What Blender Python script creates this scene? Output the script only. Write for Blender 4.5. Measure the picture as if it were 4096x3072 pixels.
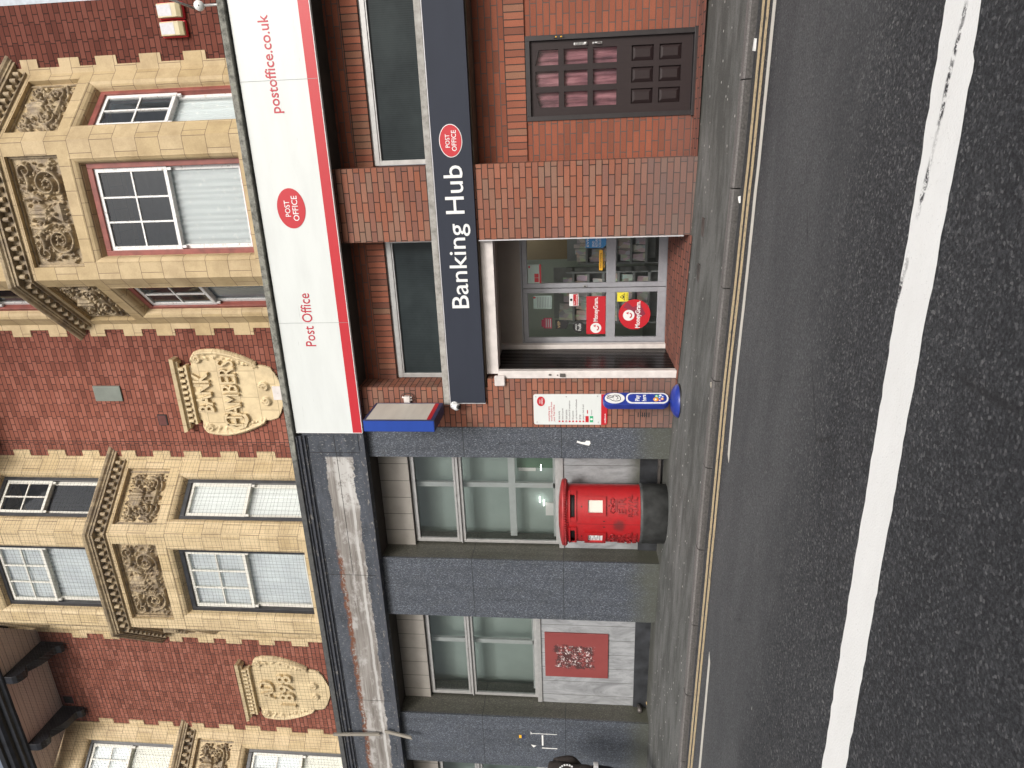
import bpy, bmesh, math, random
import numpy as np
from mathutils import Vector, Matrix
random.seed(7)
for o in list(bpy.data.objects): bpy.data.objects.remove(o)
SC = bpy.context.scene; COL = SC.collection
R = math.radians
# ------------------------------------------------------------------ camera
CX, CY, CZ = 0.0, -8.4, 1.5
PITCH, YAW, ROLL = 0.10396, 0.35194, -0.00214
FOC = 2720.0
def cam_axes():
    p, y, r = PITCH, YAW, ROLL
    F = Vector((-math.sin(y)*math.cos(p), math.cos(y)*math.cos(p), math.sin(p)))
    R0 = Vector((math.cos(y), math.sin(y), 0)); U0 = R0.cross(F)
    Rt = math.cos(r)*R0+math.sin(r)*U0; Up = -math.sin(r)*R0+math.cos(r)*U0
    return Rt, Up, F
RT, UP, FW = cam_axes()
cd = bpy.data.cameras.new('camera'); cam = bpy.data.objects.new('camera', cd); COL.objects.link(cam)
cd.sensor_fit = 'HORIZONTAL'; cd.sensor_width = 36.0; cd.lens = FOC/4096*36.0
cd.clip_start = 0.05; cd.clip_end = 600
# the photograph was taken with the phone turned: the street's "up" runs to the picture's left
Xc, Yc, Zc = -UP, RT, -FW
m = Matrix((Xc, Yc, Zc)).transposed().to_4x4(); m.translation = Vector((CX, CY, CZ)); cam.matrix_world = m
SC.camera = cam
# ------------------------------------------------------------------ world and sun
W = bpy.data.worlds.new('World'); SC.world = W; W.use_nodes = True
SUN_EL, SUN_AZ = R(32), R(26)      # azimuth measured from the street side (-y) towards +x
nt = W.node_tree; nt.nodes.clear()
sky = nt.nodes.new('ShaderNodeTexSky'); sky.sky_type = 'NISHITA'; sky.sun_disc = False
sky.sun_elevation = SUN_EL; sky.sun_rotation = math.pi-SUN_AZ
sky.dust_density = 6.0; sky.air_density = 1.0; sky.ozone_density = 1.0
hs = nt.nodes.new('ShaderNodeHueSaturation'); hs.inputs['Saturation'].default_value = 0.45
bgd = nt.nodes.new('ShaderNodeBackground'); bgd.inputs[1].default_value = 0.14
wo = nt.nodes.new('ShaderNodeOutputWorld')
nt.links.new(sky.outputs[0], hs.inputs['Color']); nt.links.new(hs.outputs[0], bgd.inputs[0]); nt.links.new(bgd.outputs[0], wo.inputs[0])
sl = bpy.data.lights.new('sun', 'SUN'); sl.energy = 1.8; sl.angle = R(13); sl.color = (1.0, 0.97, 0.93)
so = bpy.data.objects.new('sun', sl); COL.objects.link(so)
sd = Vector((math.sin(SUN_AZ)*math.cos(SUN_EL), -math.cos(SUN_AZ)*math.cos(SUN_EL), math.sin(SUN_EL)))
so.rotation_euler = sd.to_track_quat('Z', 'Y').to_euler(); so.location = (6, -12, 14)
SC.view_settings.view_transform = 'Standard'; SC.view_settings.look = 'None'
SC.view_settings.exposure = 0.06; SC.view_settings.gamma = 1.0
# ------------------------------------------------------------------ a point of the photograph, met with a wall plane y = Y
def at(sx, sy, Y=0.0):
    a, b = 1536.0-sy, sx-2048.0
    d = RT*(a/FOC)-UP*(b/FOC)+FW
    t = (Y-CY)/d.y
    return Vector((CX, CY, CZ))+d*t
# ------------------------------------------------------------------ materials
class NT:
    def __init__(s, name):
        s.m = bpy.data.materials.new(name); s.m.use_nodes = True; s.t = s.m.node_tree; s.t.nodes.clear()
        s.o = s.t.nodes.new('ShaderNodeOutputMaterial'); s._uv = None
    def n(s, typ, **kw):
        nd = s.t.nodes.new('ShaderNode'+typ)
        for k, v in kw.items(): setattr(nd, k, v)
        return nd
    def L(s, a, b): s.t.links.new(a, b)
    def put(s, sock, v):
        if isinstance(v, bpy.types.NodeSocket): s.L(v, sock)
        elif v is not None:
            if isinstance(v, tuple) and len(v) == 3 and sock.type == 'RGBA': v = v+(1,)
            sock.default_value = v
    def uv(s):
        if s._uv is None: s._uv = s.n('TexCoord')
        return s._uv.outputs['UV']
    def ob(s):
        if s._uv is None: s._uv = s.n('TexCoord')
        return s._uv.outputs['Object']
    def geo(s): return s.n('NewGeometry').outputs['Position']
    def mapping(s, vec, loc=(0,0,0), rot=(0,0,0), scale=(1,1,1)):
        k = s.n('Mapping'); s.L(vec, k.inputs[0]); k.inputs[1].default_value = loc; k.inputs[2].default_value = rot; k.inputs[3].default_value = scale
        return k.outputs[0]
    def noise(s, vec, scale, detail=3, rough=.55, dist=0):
        k = s.n('TexNoise'); s.put(k.inputs['Vector'], vec); k.inputs['Scale'].default_value = scale
        k.inputs['Detail'].default_value = detail; k.inputs['Roughness'].default_value = rough; k.inputs['Distortion'].default_value = dist
        return k.outputs[0]
    def vor(s, vec, scale, feat='F1', out=0):
        k = s.n('TexVoronoi', feature=feat); s.put(k.inputs['Vector'], vec); k.inputs['Scale'].default_value = scale
        return k.outputs[out]
    def ramp(s, v, stops, mode='LINEAR'):
        k = s.n('ValToRGB'); k.color_ramp.interpolation = mode; s.put(k.inputs[0], v); e = k.color_ramp.elements
        while len(e) < len(stops): e.new(0.5)
        for i, (p, c) in enumerate(stops):
            e[i].position = p; e[i].color = (c, c, c, 1) if isinstance(c, (int, float)) else tuple(c)+(1,)
        return k.outputs[0]
    def mix(s, f, a, b, mode='MIX'):
        k = s.n('MixRGB', blend_type=mode); s.put(k.inputs[0], f); s.put(k.inputs[1], a); s.put(k.inputs[2], b); return k.outputs[0]
    def math(s, op, a, b=None, c=None, clamp=False):
        k = s.n('Math', operation=op, use_clamp=clamp); s.put(k.inputs[0], a); s.put(k.inputs[1], b)
        if c is not None: s.put(k.inputs[2], c)
        return k.outputs[0]
    def rng(s, v, a, b, c=0., d=1.):
        k = s.n('MapRange', interpolation_type='SMOOTHSTEP'); s.put(k.inputs[0], v)
        for i, q in enumerate((a, b, c, d)): k.inputs[i+1].default_value = q
        return k.outputs[0]
    def sep(s, vec):
        k = s.n('SeparateXYZ'); s.L(vec, k.inputs[0]); return k.outputs
    def bump(s, h, strength=.3, dist=.01):
        k = s.n('Bump'); s.put(k.inputs['Height'], h); k.inputs['Strength'].default_value = strength; k.inputs['Distance'].default_value = dist
        return k.outputs[0]
    def pbr(s, col, rough=.7, nrm=None, metal=0, spec=None, emis=None, es=0):
        k = s.n('BsdfPrincipled'); s.put(k.inputs['Base Color'], col); s.put(k.inputs['Roughness'], rough)
        k.inputs['Metallic'].default_value = metal
        if spec is not None: k.inputs['Specular IOR Level'].default_value = spec
        if nrm is not None: s.L(nrm, k.inputs['Normal'])
        if emis: k.inputs['Emission Color'].default_value = emis+(1,); k.inputs['Emission Strength'].default_value = es
        s.L(k.outputs[0], s.o.inputs[0]); return s.m
def plain(name, col, rough=.6, var=.12, scale=9, metal=0, bump=.0, spec=None):
    q = NT(name); c2 = tuple(min(1, v*(1+var)) for v in col); c1 = tuple(v*(1-var) for v in col)
    f = q.noise(q.geo(), scale, 4)
    nr = q.bump(q.noise(q.geo(), scale*8, 2), bump, .004) if bump else None
    return q.pbr(q.mix(q.ramp(f, [(.3, 0.), (.7, 1.)]), c1, c2), rough, nr, metal, spec)
def sock_grain(q, c, amt=.15, sc=140):
    return q.mix(amt, c, q.mix(1, c, q.noise(q.geo(), sc, 2), 'MULTIPLY'))
def brick(name, cols, mortar, bw, rh, off=.5, squash=1, freq=2, ms=.007, rot=False, soot=None, base=None, green=False, moss=None, fine=.5):
    q = NT(name); v = q.uv()
    if rot: v = q.mapping(v, rot=(0, 0, math.pi/2), loc=(.0, .0, 0))
    wob = q.noise(q.uv(), 9, 2)
    vv = q.n('VectorMath', operation='ADD'); q.L(v, vv.inputs[0])
    sc = q.n('VectorMath', operation='SCALE'); q.L(q.n('CombineXYZ').outputs[0], sc.inputs[0]); 
    cx = q.n('CombineXYZ'); q.put(cx.inputs[0], wob); q.put(cx.inputs[1], q.noise(q.uv(), 11, 2))
    q.L(cx.outputs[0], sc.inputs[0]); sc.inputs['Scale'].default_value = .007; q.L(sc.outputs[0], vv.inputs[1])
    b = q.n('TexBrick'); q.L(vv.outputs[0], b.inputs['Vector']); b.offset = off; b.squash = squash; b.squash_frequency = freq; b.offset_frequency = 2
    b.inputs['Color1'].default_value = (0, 0, 0, 1); b.inputs['Color2'].default_value = (1, 1, 1, 1); b.inputs['Mortar'].default_value = (.5, .5, .5, 1)
    b.inputs['Scale'].default_value = 1; b.inputs['Mortar Size'].default_value = ms; b.inputs['Mortar Smooth'].default_value = .25
    b.inputs['Brick Width'].default_value = bw; b.inputs['Row Height'].default_value = rh; b.inputs['Bias'].default_value = 0
    n = len(cols)
    c = q.ramp(b.outputs['Color'], [(i/(n-1)*.96+.02, cols[i]) for i in range(n)])
    c = q.mix(q.ramp(q.noise(q.uv(), 70, 4, .7), [(.25, 0.), (.75, fine)]), c, q.mix(1, c, (.55, .5, .5), 'MULTIPLY'))
    c = q.mix(q.ramp(q.noise(q.uv(), 1.1, 4, .6), [(.35, 0.), (.7, .35)]), c, q.mix(1, c, (.62, .58, .58), 'MULTIPLY'))
    mc = q.mix(q.noise(q.uv(), 3, 3), mortar, tuple(x*.55 for x in mortar))
    c = q.mix(b.outputs['Fac'], c, mc)
    sx = q.sep(q.geo())
    if soot:      # soot staining that thickens towards the right-hand end of the wall
        f = q.math('ADD', q.rng(sx[0], soot[0], soot[1]), q.math('MULTIPLY', q.math('SUBTRACT', q.noise(q.uv(), 1.7, 5, .65), .5), 1.1), clamp=True)
        c = q.mix(q.math('MULTIPLY', f, soot[2]), c, q.mix(1, c, (.36, .27, .27), 'MULTIPLY'))
    if base:      # splash dirt over the lowest courses
        f = q.math('ADD', q.rng(sx[2], base[1], base[0]), q.math('MULTIPLY', q.math('SUBTRACT', q.noise(q.uv(), 3.0, 5, .7), .5), .9), clamp=True)
        c = q.mix(q.math('MULTIPLY', f, base[2]), c, q.mix(.35, base[3], c))
    h = q.math('SUBTRACT', q.math('MULTIPLY', q.noise(q.uv(), 60, 3), .35), b.outputs['Fac'])
    return q.pbr(c, .9, q.bump(h, .8, .008), spec=.25)
M = {}
M['brick_old'] = brick('brick_old', [(.21, .073, .050), (.27, .095, .066), (.31, .113, .077), (.36, .142, .102), (.28, .10, .070)], (.085, .04, .032), .23, .0755, .25, .5, 2, .006, soot=(-4.0, -1.6, .75))
M['brick_pier'] = brick('brick_pier', [(.22, .105, .08), (.28, .11, .07), (.31, .125, .08), (.25, .15, .11), (.34, .14, .09), (.23, .115, .09), (.30, .115, .07)], (.045, .033, .028), .235, .075, .5, ms=.0055, base=(.45, 1.25, .9, (.125, .105, .10)))
M['brick_wall'] = brick('brick_wall', [(.22, .08, .05), (.27, .09, .055), (.31, .105, .062), (.25, .088, .055)], (.13, .105, .095), .235, .075, .5, ms=.006, base=(.30, .7, .6, (.11, .07, .065)))
M['brick_soldier'] = brick('brick_soldier', [(.20, .085, .06), (.30, .11, .07), (.36, .13, .08), (.27, .15, .10), (.33, .12, .075)], (.06, .05, .045), .24, .0785, 0, ms=.006, rot=True)
M['brick_paving'] = brick('brick_paving', [(.17, .08, .065), (.23, .09, .065), (.27, .11, .08)], (.05, .045, .04), .215, .105, .5, ms=.007)
def stone(name, cols, joint, dirt=.5, bw=.30, rh=.302):
    q = NT(name); b = q.n('TexBrick'); q.L(q.uv(), b.inputs['Vector']); b.offset = .5; b.offset_frequency = 2; b.squash = 1
    b.inputs['Color1'].default_value = (0, 0, 0, 1); b.inputs['Color2'].default_value = (1, 1, 1, 1); b.inputs['Mortar'].default_value = (.5, .5, .5, 1)
    b.inputs['Scale'].default_value = 1; b.inputs['Mortar Size'].default_value = .0035; b.inputs['Mortar Smooth'].default_value = .1
    b.inputs['Brick Width'].default_value = bw; b.inputs['Row Height'].default_value = rh
    c = q.ramp(b.outputs['Color'], [(i/(len(cols)-1)*.96+.02, cols[i]) for i in range(len(cols))])
    c = q.mix(q.ramp(q.noise(q.geo(), 55, 4, .7), [(.3, 0.), (.75, .4)]), c, q.mix(1, c, (.68, .62, .52), 'MULTIPLY'))
    f = q.ramp(q.noise(q.geo(), 2.6, 6, .68), [(.42, 0.), (.72, dirt)])
    c = q.mix(f, c, q.mix(1, c, (.40, .34, .27), 'MULTIPLY'))
    sb = q.math('ADD', q.math('MULTIPLY', q.rng(q.sep(q.geo())[0], -3.6, -2.4), .55), q.math('MULTIPLY', q.math('SUBTRACT', q.noise(q.geo(), 3.3, 6, .7), .5), .5), clamp=True)
    c = q.mix(q.math('MULTIPLY', sb, .8), c, q.mix(1, c, (.55, .50, .42), 'MULTIPLY'))
    c = q.mix(b.outputs['Fac'], c, joint)
    h = q.math('SUBTRACT', q.math('MULTIPLY', q.noise(q.geo(), 45, 3), .3), b.outputs['Fac'])
    return q.pbr(c, .62, q.bump(h, .5, .006), spec=.35)
M['stone'] = stone('faience', [(.61, .48, .28), (.65, .52, .32), (.67, .54, .345), (.63, .505, .31)], (.15, .10, .06))
M['stone_plain'] = stone('faience_plain', [(.50, .39, .23), (.54, .43, .26)], (.35, .26, .15), .4, 9, 9)
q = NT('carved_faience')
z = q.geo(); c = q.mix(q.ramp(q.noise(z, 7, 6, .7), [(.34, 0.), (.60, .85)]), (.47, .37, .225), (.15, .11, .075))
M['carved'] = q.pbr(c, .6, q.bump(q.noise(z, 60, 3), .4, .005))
q = NT('plaque_stone'); b = q.n('TexBrick'); q.L(q.uv(), b.inputs['Vector']); b.inputs['Scale'].default_value = 1; b.inputs['Brick Width'].default_value = .42; b.inputs['Row Height'].default_value = .29
b.inputs['Color1'].default_value = (.64, .52, .32, 1); b.inputs['Color2'].default_value = (.60, .48, .29, 1); b.inputs['Mortar'].default_value = (.2, .14, .08, 1); b.inputs['Mortar Size'].default_value = .003
c = q.mix(q.ramp(q.noise(q.geo(), 5, 6, .7), [(.42, 0.), (.75, .5)]), b.outputs['Color'], (.24, .18, .11))
M['plaque'] = q.pbr(c, .65, q.bump(q.noise(q.geo(), 50, 3), .3, .005))
def granite(name, base, dark, fleck, moss=True):
    q = NT(name); g = q.geo(); s3 = q.mapping(g, rot=(.3, .5, .4), scale=(1, 1, 1))
    c = q.mix(q.ramp(q.noise(s3, 24, 5, .75), [(.35, 0.), (.65, 1.)]), dark, base)
    f = q.ramp(q.noise(q.mapping(g, rot=(.2, .6, .9), scale=(1, 1, .45)), 95, 3, .75), [(.54, 0.), (.64, 1.)])
    c = q.mix(q.math('MULTIPLY', f, .6), c, fleck)
    f2 = q.ramp(q.vor(g, 34), [(.0, 1.), (.085, 0.)])
    c = q.mix(q.math('MULTIPLY', f2, .6), c, (.62, .66, .72))
    jz = q.sep(g)
    st_ = q.ramp(q.noise(q.mapping(g, scale=(5, 5, .35)), 1.6, 6, .75), [(.45, 0.), (.66, .6)]); c = q.mix(st_, c, q.mix(1, c, (.55, .55, .53), 'MULTIPLY'))
    if moss:
        mf = q.math('ADD', q.rng(jz[2], .95, .5), q.math('MULTIPLY', q.math('SUBTRACT', q.noise(g, 4, 5, .7), .5), .9), clamp=True)
        c = q.mix(q.math('MULTIPLY', mf, .7), c, (.075, .078, .058))
    # joints between slabs at 1.80 and 3.10 m
    j = q.math('ADD', q.math('LESS_THAN', q.math('ABSOLUTE', q.math('SUBTRACT', jz[2], 1.79)), .005), q.math('LESS_THAN', q.math('ABSOLUTE', q.math('SUBTRACT', jz[2], 3.14)), .005))
    c = q.mix(j, c, (.02, .022, .025))
    return q.pbr(c, q.ramp(q.noise(g, 6, 3), [(.3, .36), (.7, .5)]), None, spec=.5)
M['granite'] = granite('blue_grey_granite', (.070, .080, .098), (.034, .039, .051), (.36, .39, .44))
M['granite_reveal'] = granite('olive_granite', (.085, .082, .068), (.05, .05, .043), (.26, .25, .20))
q = NT('marble_spandrel'); g = q.geo(); v = q.noise(q.mapping(g, rot=(0, .5, 0), scale=(1, 1, .35)), 4.5, 8, .7, 2.0)
c = q.ramp(v, [(.3, (.17, .175, .185)), (.5, (.27, .28, .29)), (.62, (.33, .34, .355)), (.75, (.24, .25, .26))])
ux = q.sep(g); fr = q.math('FRACT', q.math('DIVIDE', q.math('ADD', ux[0], 20.56), .28))
c = q.mix(q.math('LESS_THAN', q.math('ABSOLUTE', q.math('SUBTRACT', fr, .5)), .012), c, (.045, .045, .045))
mf = q.math('ADD', q.rng(ux[2], .95, .68), q.math('MULTIPLY', q.math('SUBTRACT', q.noise(g, 6, 5, .7), .5), .8), clamp=True)
mr = q.rng(ux[0], -6.2, -5.2)
c = q.mix(q.math('MULTIPLY', q.math('MULTIPLY', mf, .85), mr), c, (.06, .062, .045))
M['marble'] = q.pbr(c, .45)
q = NT('stone_tiles'); g = q.geo(); c = q.mix(q.noise(g, 5, 5, .6), (.21, .195, .175), (.34, .32, .29)); ux = q.sep(g)
fr = q.math('FRACT', q.math('DIVIDE', q.math('ADD', ux[0], 20.56), .28))
c = q.mix(q.math('LESS_THAN', q.math('ABSOLUTE', q.math('SUBTRACT', fr, .5)), .014), c, (.03, .03, .03))
M['tiles'] = q.pbr(c, .5)
M['black_plinth'] = plain('black_plinth', (.028, .03, .034), .45, .5, 5)
M['alu'] = plain('aluminium', (.38, .38, .375), .42, .12, 12, metal=.35)
M['alu_light'] = plain('aluminium_light', (.50, .50, .52), .4, .1, 9, metal=.15)
M['door_alu'] = plain('door_aluminium', (.28, .285, .31), .42, .1, 9, metal=.1)
M['upvc'] = plain('white_bar', (.60, .64, .64), .4, .05)
q = NT('concrete'); g = q.geo(); c = q.ramp(q.noise(g, 6, 7, .72), [(.3, (.13, .125, .11)), (.5, (.30, .29, .27)), (.7, (.42, .41, .39))])
M['concrete'] = q.pbr(c, .9, q.bump(q.noise(g, 40, 4), .5, .006))
q = NT('brown_concrete'); g = q.geo(); c = q.ramp(q.noise(q.mapping(g, scale=(1, 1, 3)), 5, 7, .72), [(.3, (.06, .045, .03)), (.55, (.12, .09, .065)), (.8, (.18, .15, .12))])
M['lintel'] = q.pbr(c, .9)
q = NT('lichen_ledge'); g = q.geo(); c = q.ramp(q.noise(g, 11, 8, .75), [(.32, (.035, .037, .035)), (.45, (.15, .15, .13)), (.58, (.26, .26, .23)), (.72, (.15, .17, .09))])
lf = q.rng(q.sep(g)[0], -3.9, -4.4); c = q.mix(q.math('MULTIPLY', lf, .8), c, (.045, .048, .055))
M['ledge'] = q.pbr(c, .95, q.bump(q.noise(g, 30, 4), .6, .01))
def vinyl(name, col, dirt=.12, rough=.35, spec=None):
    q = NT(name); g = q.geo(); f = q.ramp(q.noise(q.mapping(g, scale=(.35, .35, 1.6)), 3, 6, .65), [(.4, 0.), (.75, dirt)])
    f2 = q.ramp(q.noise(q.mapping(g, scale=(.5, 1, 9), rot=(0, .12, 0)), 4.5, 3, .8), [(.70, 0.), (.73, dirt*2.2)])
    c = q.mix(f, col, tuple(v*.55 for v in col)); c = q.mix(f2, c, tuple(v*.4 for v in col))
    return q.pbr(c, rough, spec=spec)
M['sign_white'] = vinyl('sign_white', (.61, .64, .63), .18)
M['sign_white_old'] = vinyl('sign_white_old', (.62, .59, .53), .4)
M['white'] = plain('white_vinyl', (.70, .71, .71), .4, .03)
M['red'] = vinyl('sign_red', (.46, .014, .024), .2)
M['letter_red'] = plain('letter_red', (.42, .022, .042), .4, .05)
M['slate'] = vinyl('sign_slate', (.028, .033, .048), .25, .6, .2)
M['blue'] = vinyl('sign_blue', (.016, .055, .30), .25, .5, .25)
M['navy'] = plain('navy_trim', (.025, .035, .10), .4, .3)
M['lotto_blue'] = plain('lottery_blue', (.02, .04, .26), .32, .15)
M['black'] = plain('black', (.012, .012, .013), .5, .2)
M['soffit_dark'] = plain('soffit_dark', (.028, .022, .018), .8, .4, 4)
q = NT('peeling_fascia'); g = q.geo(); ux = q.sep(g)
n1 = q.noise(q.mapping(g, scale=(.8, 1, 4)), 3.2, 7, .75); n2 = q.noise(g, 16, 6, .8)
paint = q.mix(q.ramp(q.noise(q.mapping(g, scale=(.6, 1, 2)), 5, 6, .7), [(.3, 0.), (.7, 1.)]), (.028, .033, .042), (.075, .085, .105))
paint = q.mix(q.ramp(q.noise(q.mapping(g, scale=(1.6, 1, .8)), 26, 6, .8), [(.585, 0.), (.61, .75)]), paint, (.30, .30, .29))
wood = q.mix(q.ramp(q.noise(q.mapping(g, scale=(.9, 1, 1.6), loc=(2, 0, 1)), 2.6, 6, .75), [(.50, 0.), (.60, .7)]), q.ramp(q.noise(q.mapping(g, scale=(.22, 1, 5)), 6, 7, .7), [(.25, (.10, .085, .075)), (.5, (.21, .195, .18)), (.75, (.34, .325, .31))]), (.42, .41, .40))
wp = q.math('MULTIPLY', q.rng(ux[0], -5.05, -4.85), q.rng(ux[2], 5.03, 4.98)); wood = q.mix(q.math('MULTIPLY', wp, q.ramp(q.noise(g, 7, 5, .75), [(.40, 0.), (.5, .75)])), wood, (.50, .495, .48))
wob = q.math('MULTIPLY', q.math('SUBTRACT', q.noise(q.mapping(g, scale=(1, 1, .2)), 2.1, 6, .75), .5), .20)
zz = q.math('ADD', ux[2], wob); zz = q.math('ADD', zz, q.math('MULTIPLY', q.math('SUBTRACT', n2, .5), .03))
band = q.math('MULTIPLY', q.rng(zz, 4.71, 4.725), q.rng(zz, 5.125, 5.11)); band = q.math('MULTIPLY', band, q.rng(ux[0], -4.13, -4.16))
c = q.mix(band, paint, wood)
w2 = q.math('ADD', ux[2], q.math('MULTIPLY', q.math('SUBTRACT', q.noise(q.mapping(g, scale=(1, 1, .2)), 1.7, 4, .7), .5), .06))
wh = q.math('MULTIPLY', q.rng(w2, 4.775, 4.785), q.rng(w2, 4.83, 4.81)); wh = q.math('MULTIPLY', wh, q.math('MULTIPLY', q.rng(ux[0], -4.2, -4.25), q.ramp(q.noise(q.mapping(g, scale=(.5, 1, 1)), 4, 4), [(.3, .35), (.45, 1.)])))
c = q.mix(q.math('MULTIPLY', wh, .6), c, (.55, .55, .54))
rf = q.math('MULTIPLY', q.math('MULTIPLY', q.rng(zz, 5.05, 5.09), q.rng(zz, 5.16, 5.13)), q.math('MULTIPLY', q.rng(ux[0], -5.6, -5.9), q.ramp(n2, [(.42, 0.), (.5, 1.)])))
c = q.mix(rf, c, (.14, .055, .03))
rs = q.ramp(q.noise(q.mapping(g, scale=(2, 1, 1)), 3.3, 7, .8), [(.66, 0.), (.70, .8)]); c = q.mix(rs, c, (.12, .05, .03))
fr = q.math('LESS_THAN', q.math('ABSOLUTE', q.math('SUBTRACT', ux[2], 4.94)), .004); fr = q.math('MULTIPLY', fr, q.rng(ux[0], -6.1, -6.09)); c = q.mix(fr, c, (.01, .01, .01))
for xj in (-6.11, -8.53, -4.075):
    c = q.mix(q.math('LESS_THAN', q.math('ABSOLUTE', q.math('SUBTRACT', ux[0], xj)), .004), c, (.012, .012, .012))
M['peel'] = q.pbr(c, .85, q.bump(n2, .4, .004))
q = NT('peeling_frame'); g = q.geo(); c = q.mix(q.ramp(q.noise(q.mapping(g, scale=(1, 1, 2.5)), 9, 7, .8), [(.56, 0.), (.60, .8)]), (.05, .056, .07), (.24, .23, .21))
M['peel_frame'] = q.pbr(c, .8)
def glass(name, tint, refl=1.0, alpha=.25, rough=.02, ior=1.5):
    q = NT(name); g = q.n('BsdfGlossy'); g.inputs['Roughness'].default_value = rough; g.inputs['Color'].default_value = (.9*refl, .93*refl, .95*refl, 1)
    t = q.n('BsdfTransparent'); t.inputs[0].default_value = (.98, .99, .99, 1)
    d = q.n('BsdfDiffuse'); d.inputs[0].default_value = tint+(1,)
    m1 = q.n('MixShader'); m1.inputs[0].default_value = alpha; q.L(t.outputs[0], m1.inputs[1]); q.L(d.outputs[0], m1.inputs[2])
    fr = q.n('Fresnel'); fr.inputs[0].default_value = ior
    m2 = q.n('MixShader'); q.L(fr.outputs[0], m2.inputs[0]); q.L(m1.outputs[0], m2.inputs[1]); q.L(g.outputs[0], m2.inputs[2])
    q.L(m2.outputs[0], q.o.inputs[0]); return q.m
M['glass'] = glass('window_glass', (.30, .33, .36), 1, .07, .02, 1.6)
M['glass_dusty'] = glass('dusty_glass', (.30, .34, .40), 1, .06, .03, 1.6)
M['glass_shop'] = glass('shop_glass', (.10, .115, .105), 1, .10, .02, 1.6)
M['glass_door'] = glass('door_glass', (.08, .09, .08), 1, .06, .01, 1.4)
M['glass_ribbed'] = None
q = NT('ribbed_dark_glass'); g = q.geo(); ux = q.sep(g)
rib = q.math('ABSOLUTE', q.math('SUBTRACT', q.math('FRACT', q.math('MULTIPLY', ux[0], 42)), .5))
c = q.ramp(q.noise(g, 2.2, 5, .6), [(.3, (.012, .016, .018)), (.7, (.028, .036, .038))])
c = q.mix(q.math('MULTIPLY', rib, .7), c, (.04, .052, .055))
M['glass_ribbed'] = q.pbr(c, .2, q.bump(rib, .15, .003), spec=.1)
M['frame_red'] = plain('oxide_red_paint', (.235, .065, .05), .5, .25, 7)
M['frame_black'] = plain('black_gloss_paint', (.022, .023, .027), .35, .5, 7)
q = NT('flaking_white_paint'); g = q.geo(); c = q.mix(q.ramp(q.noise(g, 22, 6, .8), [(.56, 0.), (.63, .8)]), (.74, .74, .73), (.33, .29, .25)); M['sash_white'] = q.pbr(c, .5)
M['sash_clean'] = plain('cream_white_paint', (.70, .69, .63), .45, .08)
q = NT('lace_curtain'); g = q.geo(); u = q.sep(g)
fl = q.ramp(q.vor(q.mapping(g, scale=(1, 1, 1)), 9), [(.12, 1.), (.30, 0.)]); fl = q.math('MULTIPLY', fl, q.ramp(q.noise(g, 60, 3, .8), [(.4, 0.), (.55, 1.)]))
c = q.mix(fl, (.80, .84, .84), (.95, .96, .94)); M['lace'] = q.pbr(c, .9)
M['net_curtain'] = plain('net_curtain', (.86, .90, .93), .9, .10, 3)
M['blind'] = plain('white_blind', (.88, .90, .88), .8, .05, 3)
M['blind_cream'] = plain('cream_blind', (.86, .85, .76), .8, .06, 3)
M['shop_blind'] = plain('shop_blind', (.37, .46, .43), .8, .12, 1.5)
M['room'] = plain('room_wall', (.24, .245, .26), .9, .3, 2)
M['soffit_pink'] = None
q = NT('soffit_boards'); g = q.geo(); u = q.sep(g); fr = q.math('FRACT', q.math('DIVIDE', u[1], .11)); j = q.math('LESS_THAN', fr, .07)
c = q.mix(q.noise(q.mapping(g, scale=(.3, 3, 1)), 4, 5, .6), (.56, .46, .42), (.66, .555, .51)); c = q.mix(q.math('MULTIPLY', j, .75), c, (.10, .06, .04)); M['soffit_pink'] = q.pbr(c, .8)
M['gutter'] = plain('black_timber', (.009, .010, .014), .5, .6, 6)
M['pbox_red'] = None
q = NT('postbox_red'); g = q.geo(); u = q.sep(g)
c = q.mix(q.ramp(q.noise(g, 7, 5, .7), [(.4, 0.), (.75, .4)]), (.36, .011, .014), (.20, .010, .012))
dx = q.math('MULTIPLY', q.math('SUBTRACT', u[0], -5.0), 8); dz = q.math('MULTIPLY', q.math('SUBTRACT', u[2], 1.02), 9)
dd = q.math('ADD', q.math('MULTIPLY', dx, dx), q.math('MULTIPLY', dz, dz)); sm = q.rng(q.math('ADD', dd, q.math('MULTIPLY', q.noise(g, 25, 5, .7), .8)), 1.3, .3)
c = q.mix(q.math('MULTIPLY', sm, .75), c, (.06, .02, .02)); M['pbox_red'] = q.pbr(c, q.ramp(q.noise(g, 12, 4), [(.3, .3), (.7, .5)]), q.bump(q.noise(g, 50, 2), .12, .002), spec=.5)
M['pbox_cap'] = plain('postbox_cap_red', (.30, .022, .024), .45, .3, 9)
M['pbox_black'] = plain('postbox_base', (.050, .052, .052), .5, .45, 8)
M['door_brown'] = None
q = NT('dark_brown_door'); g = q.geo(); c = q.mix(q.noise(q.mapping(g, scale=(6, 6, .7)), 6, 6, .7), (.014, .008, .009), (.028, .018, .018))
c = q.mix(q.ramp(q.noise(q.mapping(g, scale=(1, 1, 1)), 30, 6, .85), [(.66, 0.), (.69, .35)]), c, (.17, .14, .12)); M['door_brown'] = q.pbr(c, .5, spec=.3)
M['door_frame'] = plain('door_frame_brown', (.016, .012, .013), .45, .3, 9)
q = NT('maroon_curtain'); g = q.geo(); c = q.ramp(q.noise(q.mapping(g, scale=(1, 1, .18), rot=(0, .1, 0)), 16, 4, .6), [(.3, (.09, .04, .055)), (.5, (.26, .11, .13)), (.7, (.42, .20, .225))]); M['maroon'] = q.pbr(c, .8)
M['chrome'] = plain('brushed_steel', (.5, .5, .5), .3, .1, metal=.8)
M['ribbed_black'] = plain('black_ribbed_panel', (.010, .008, .008), .25, .5, 6)
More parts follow.
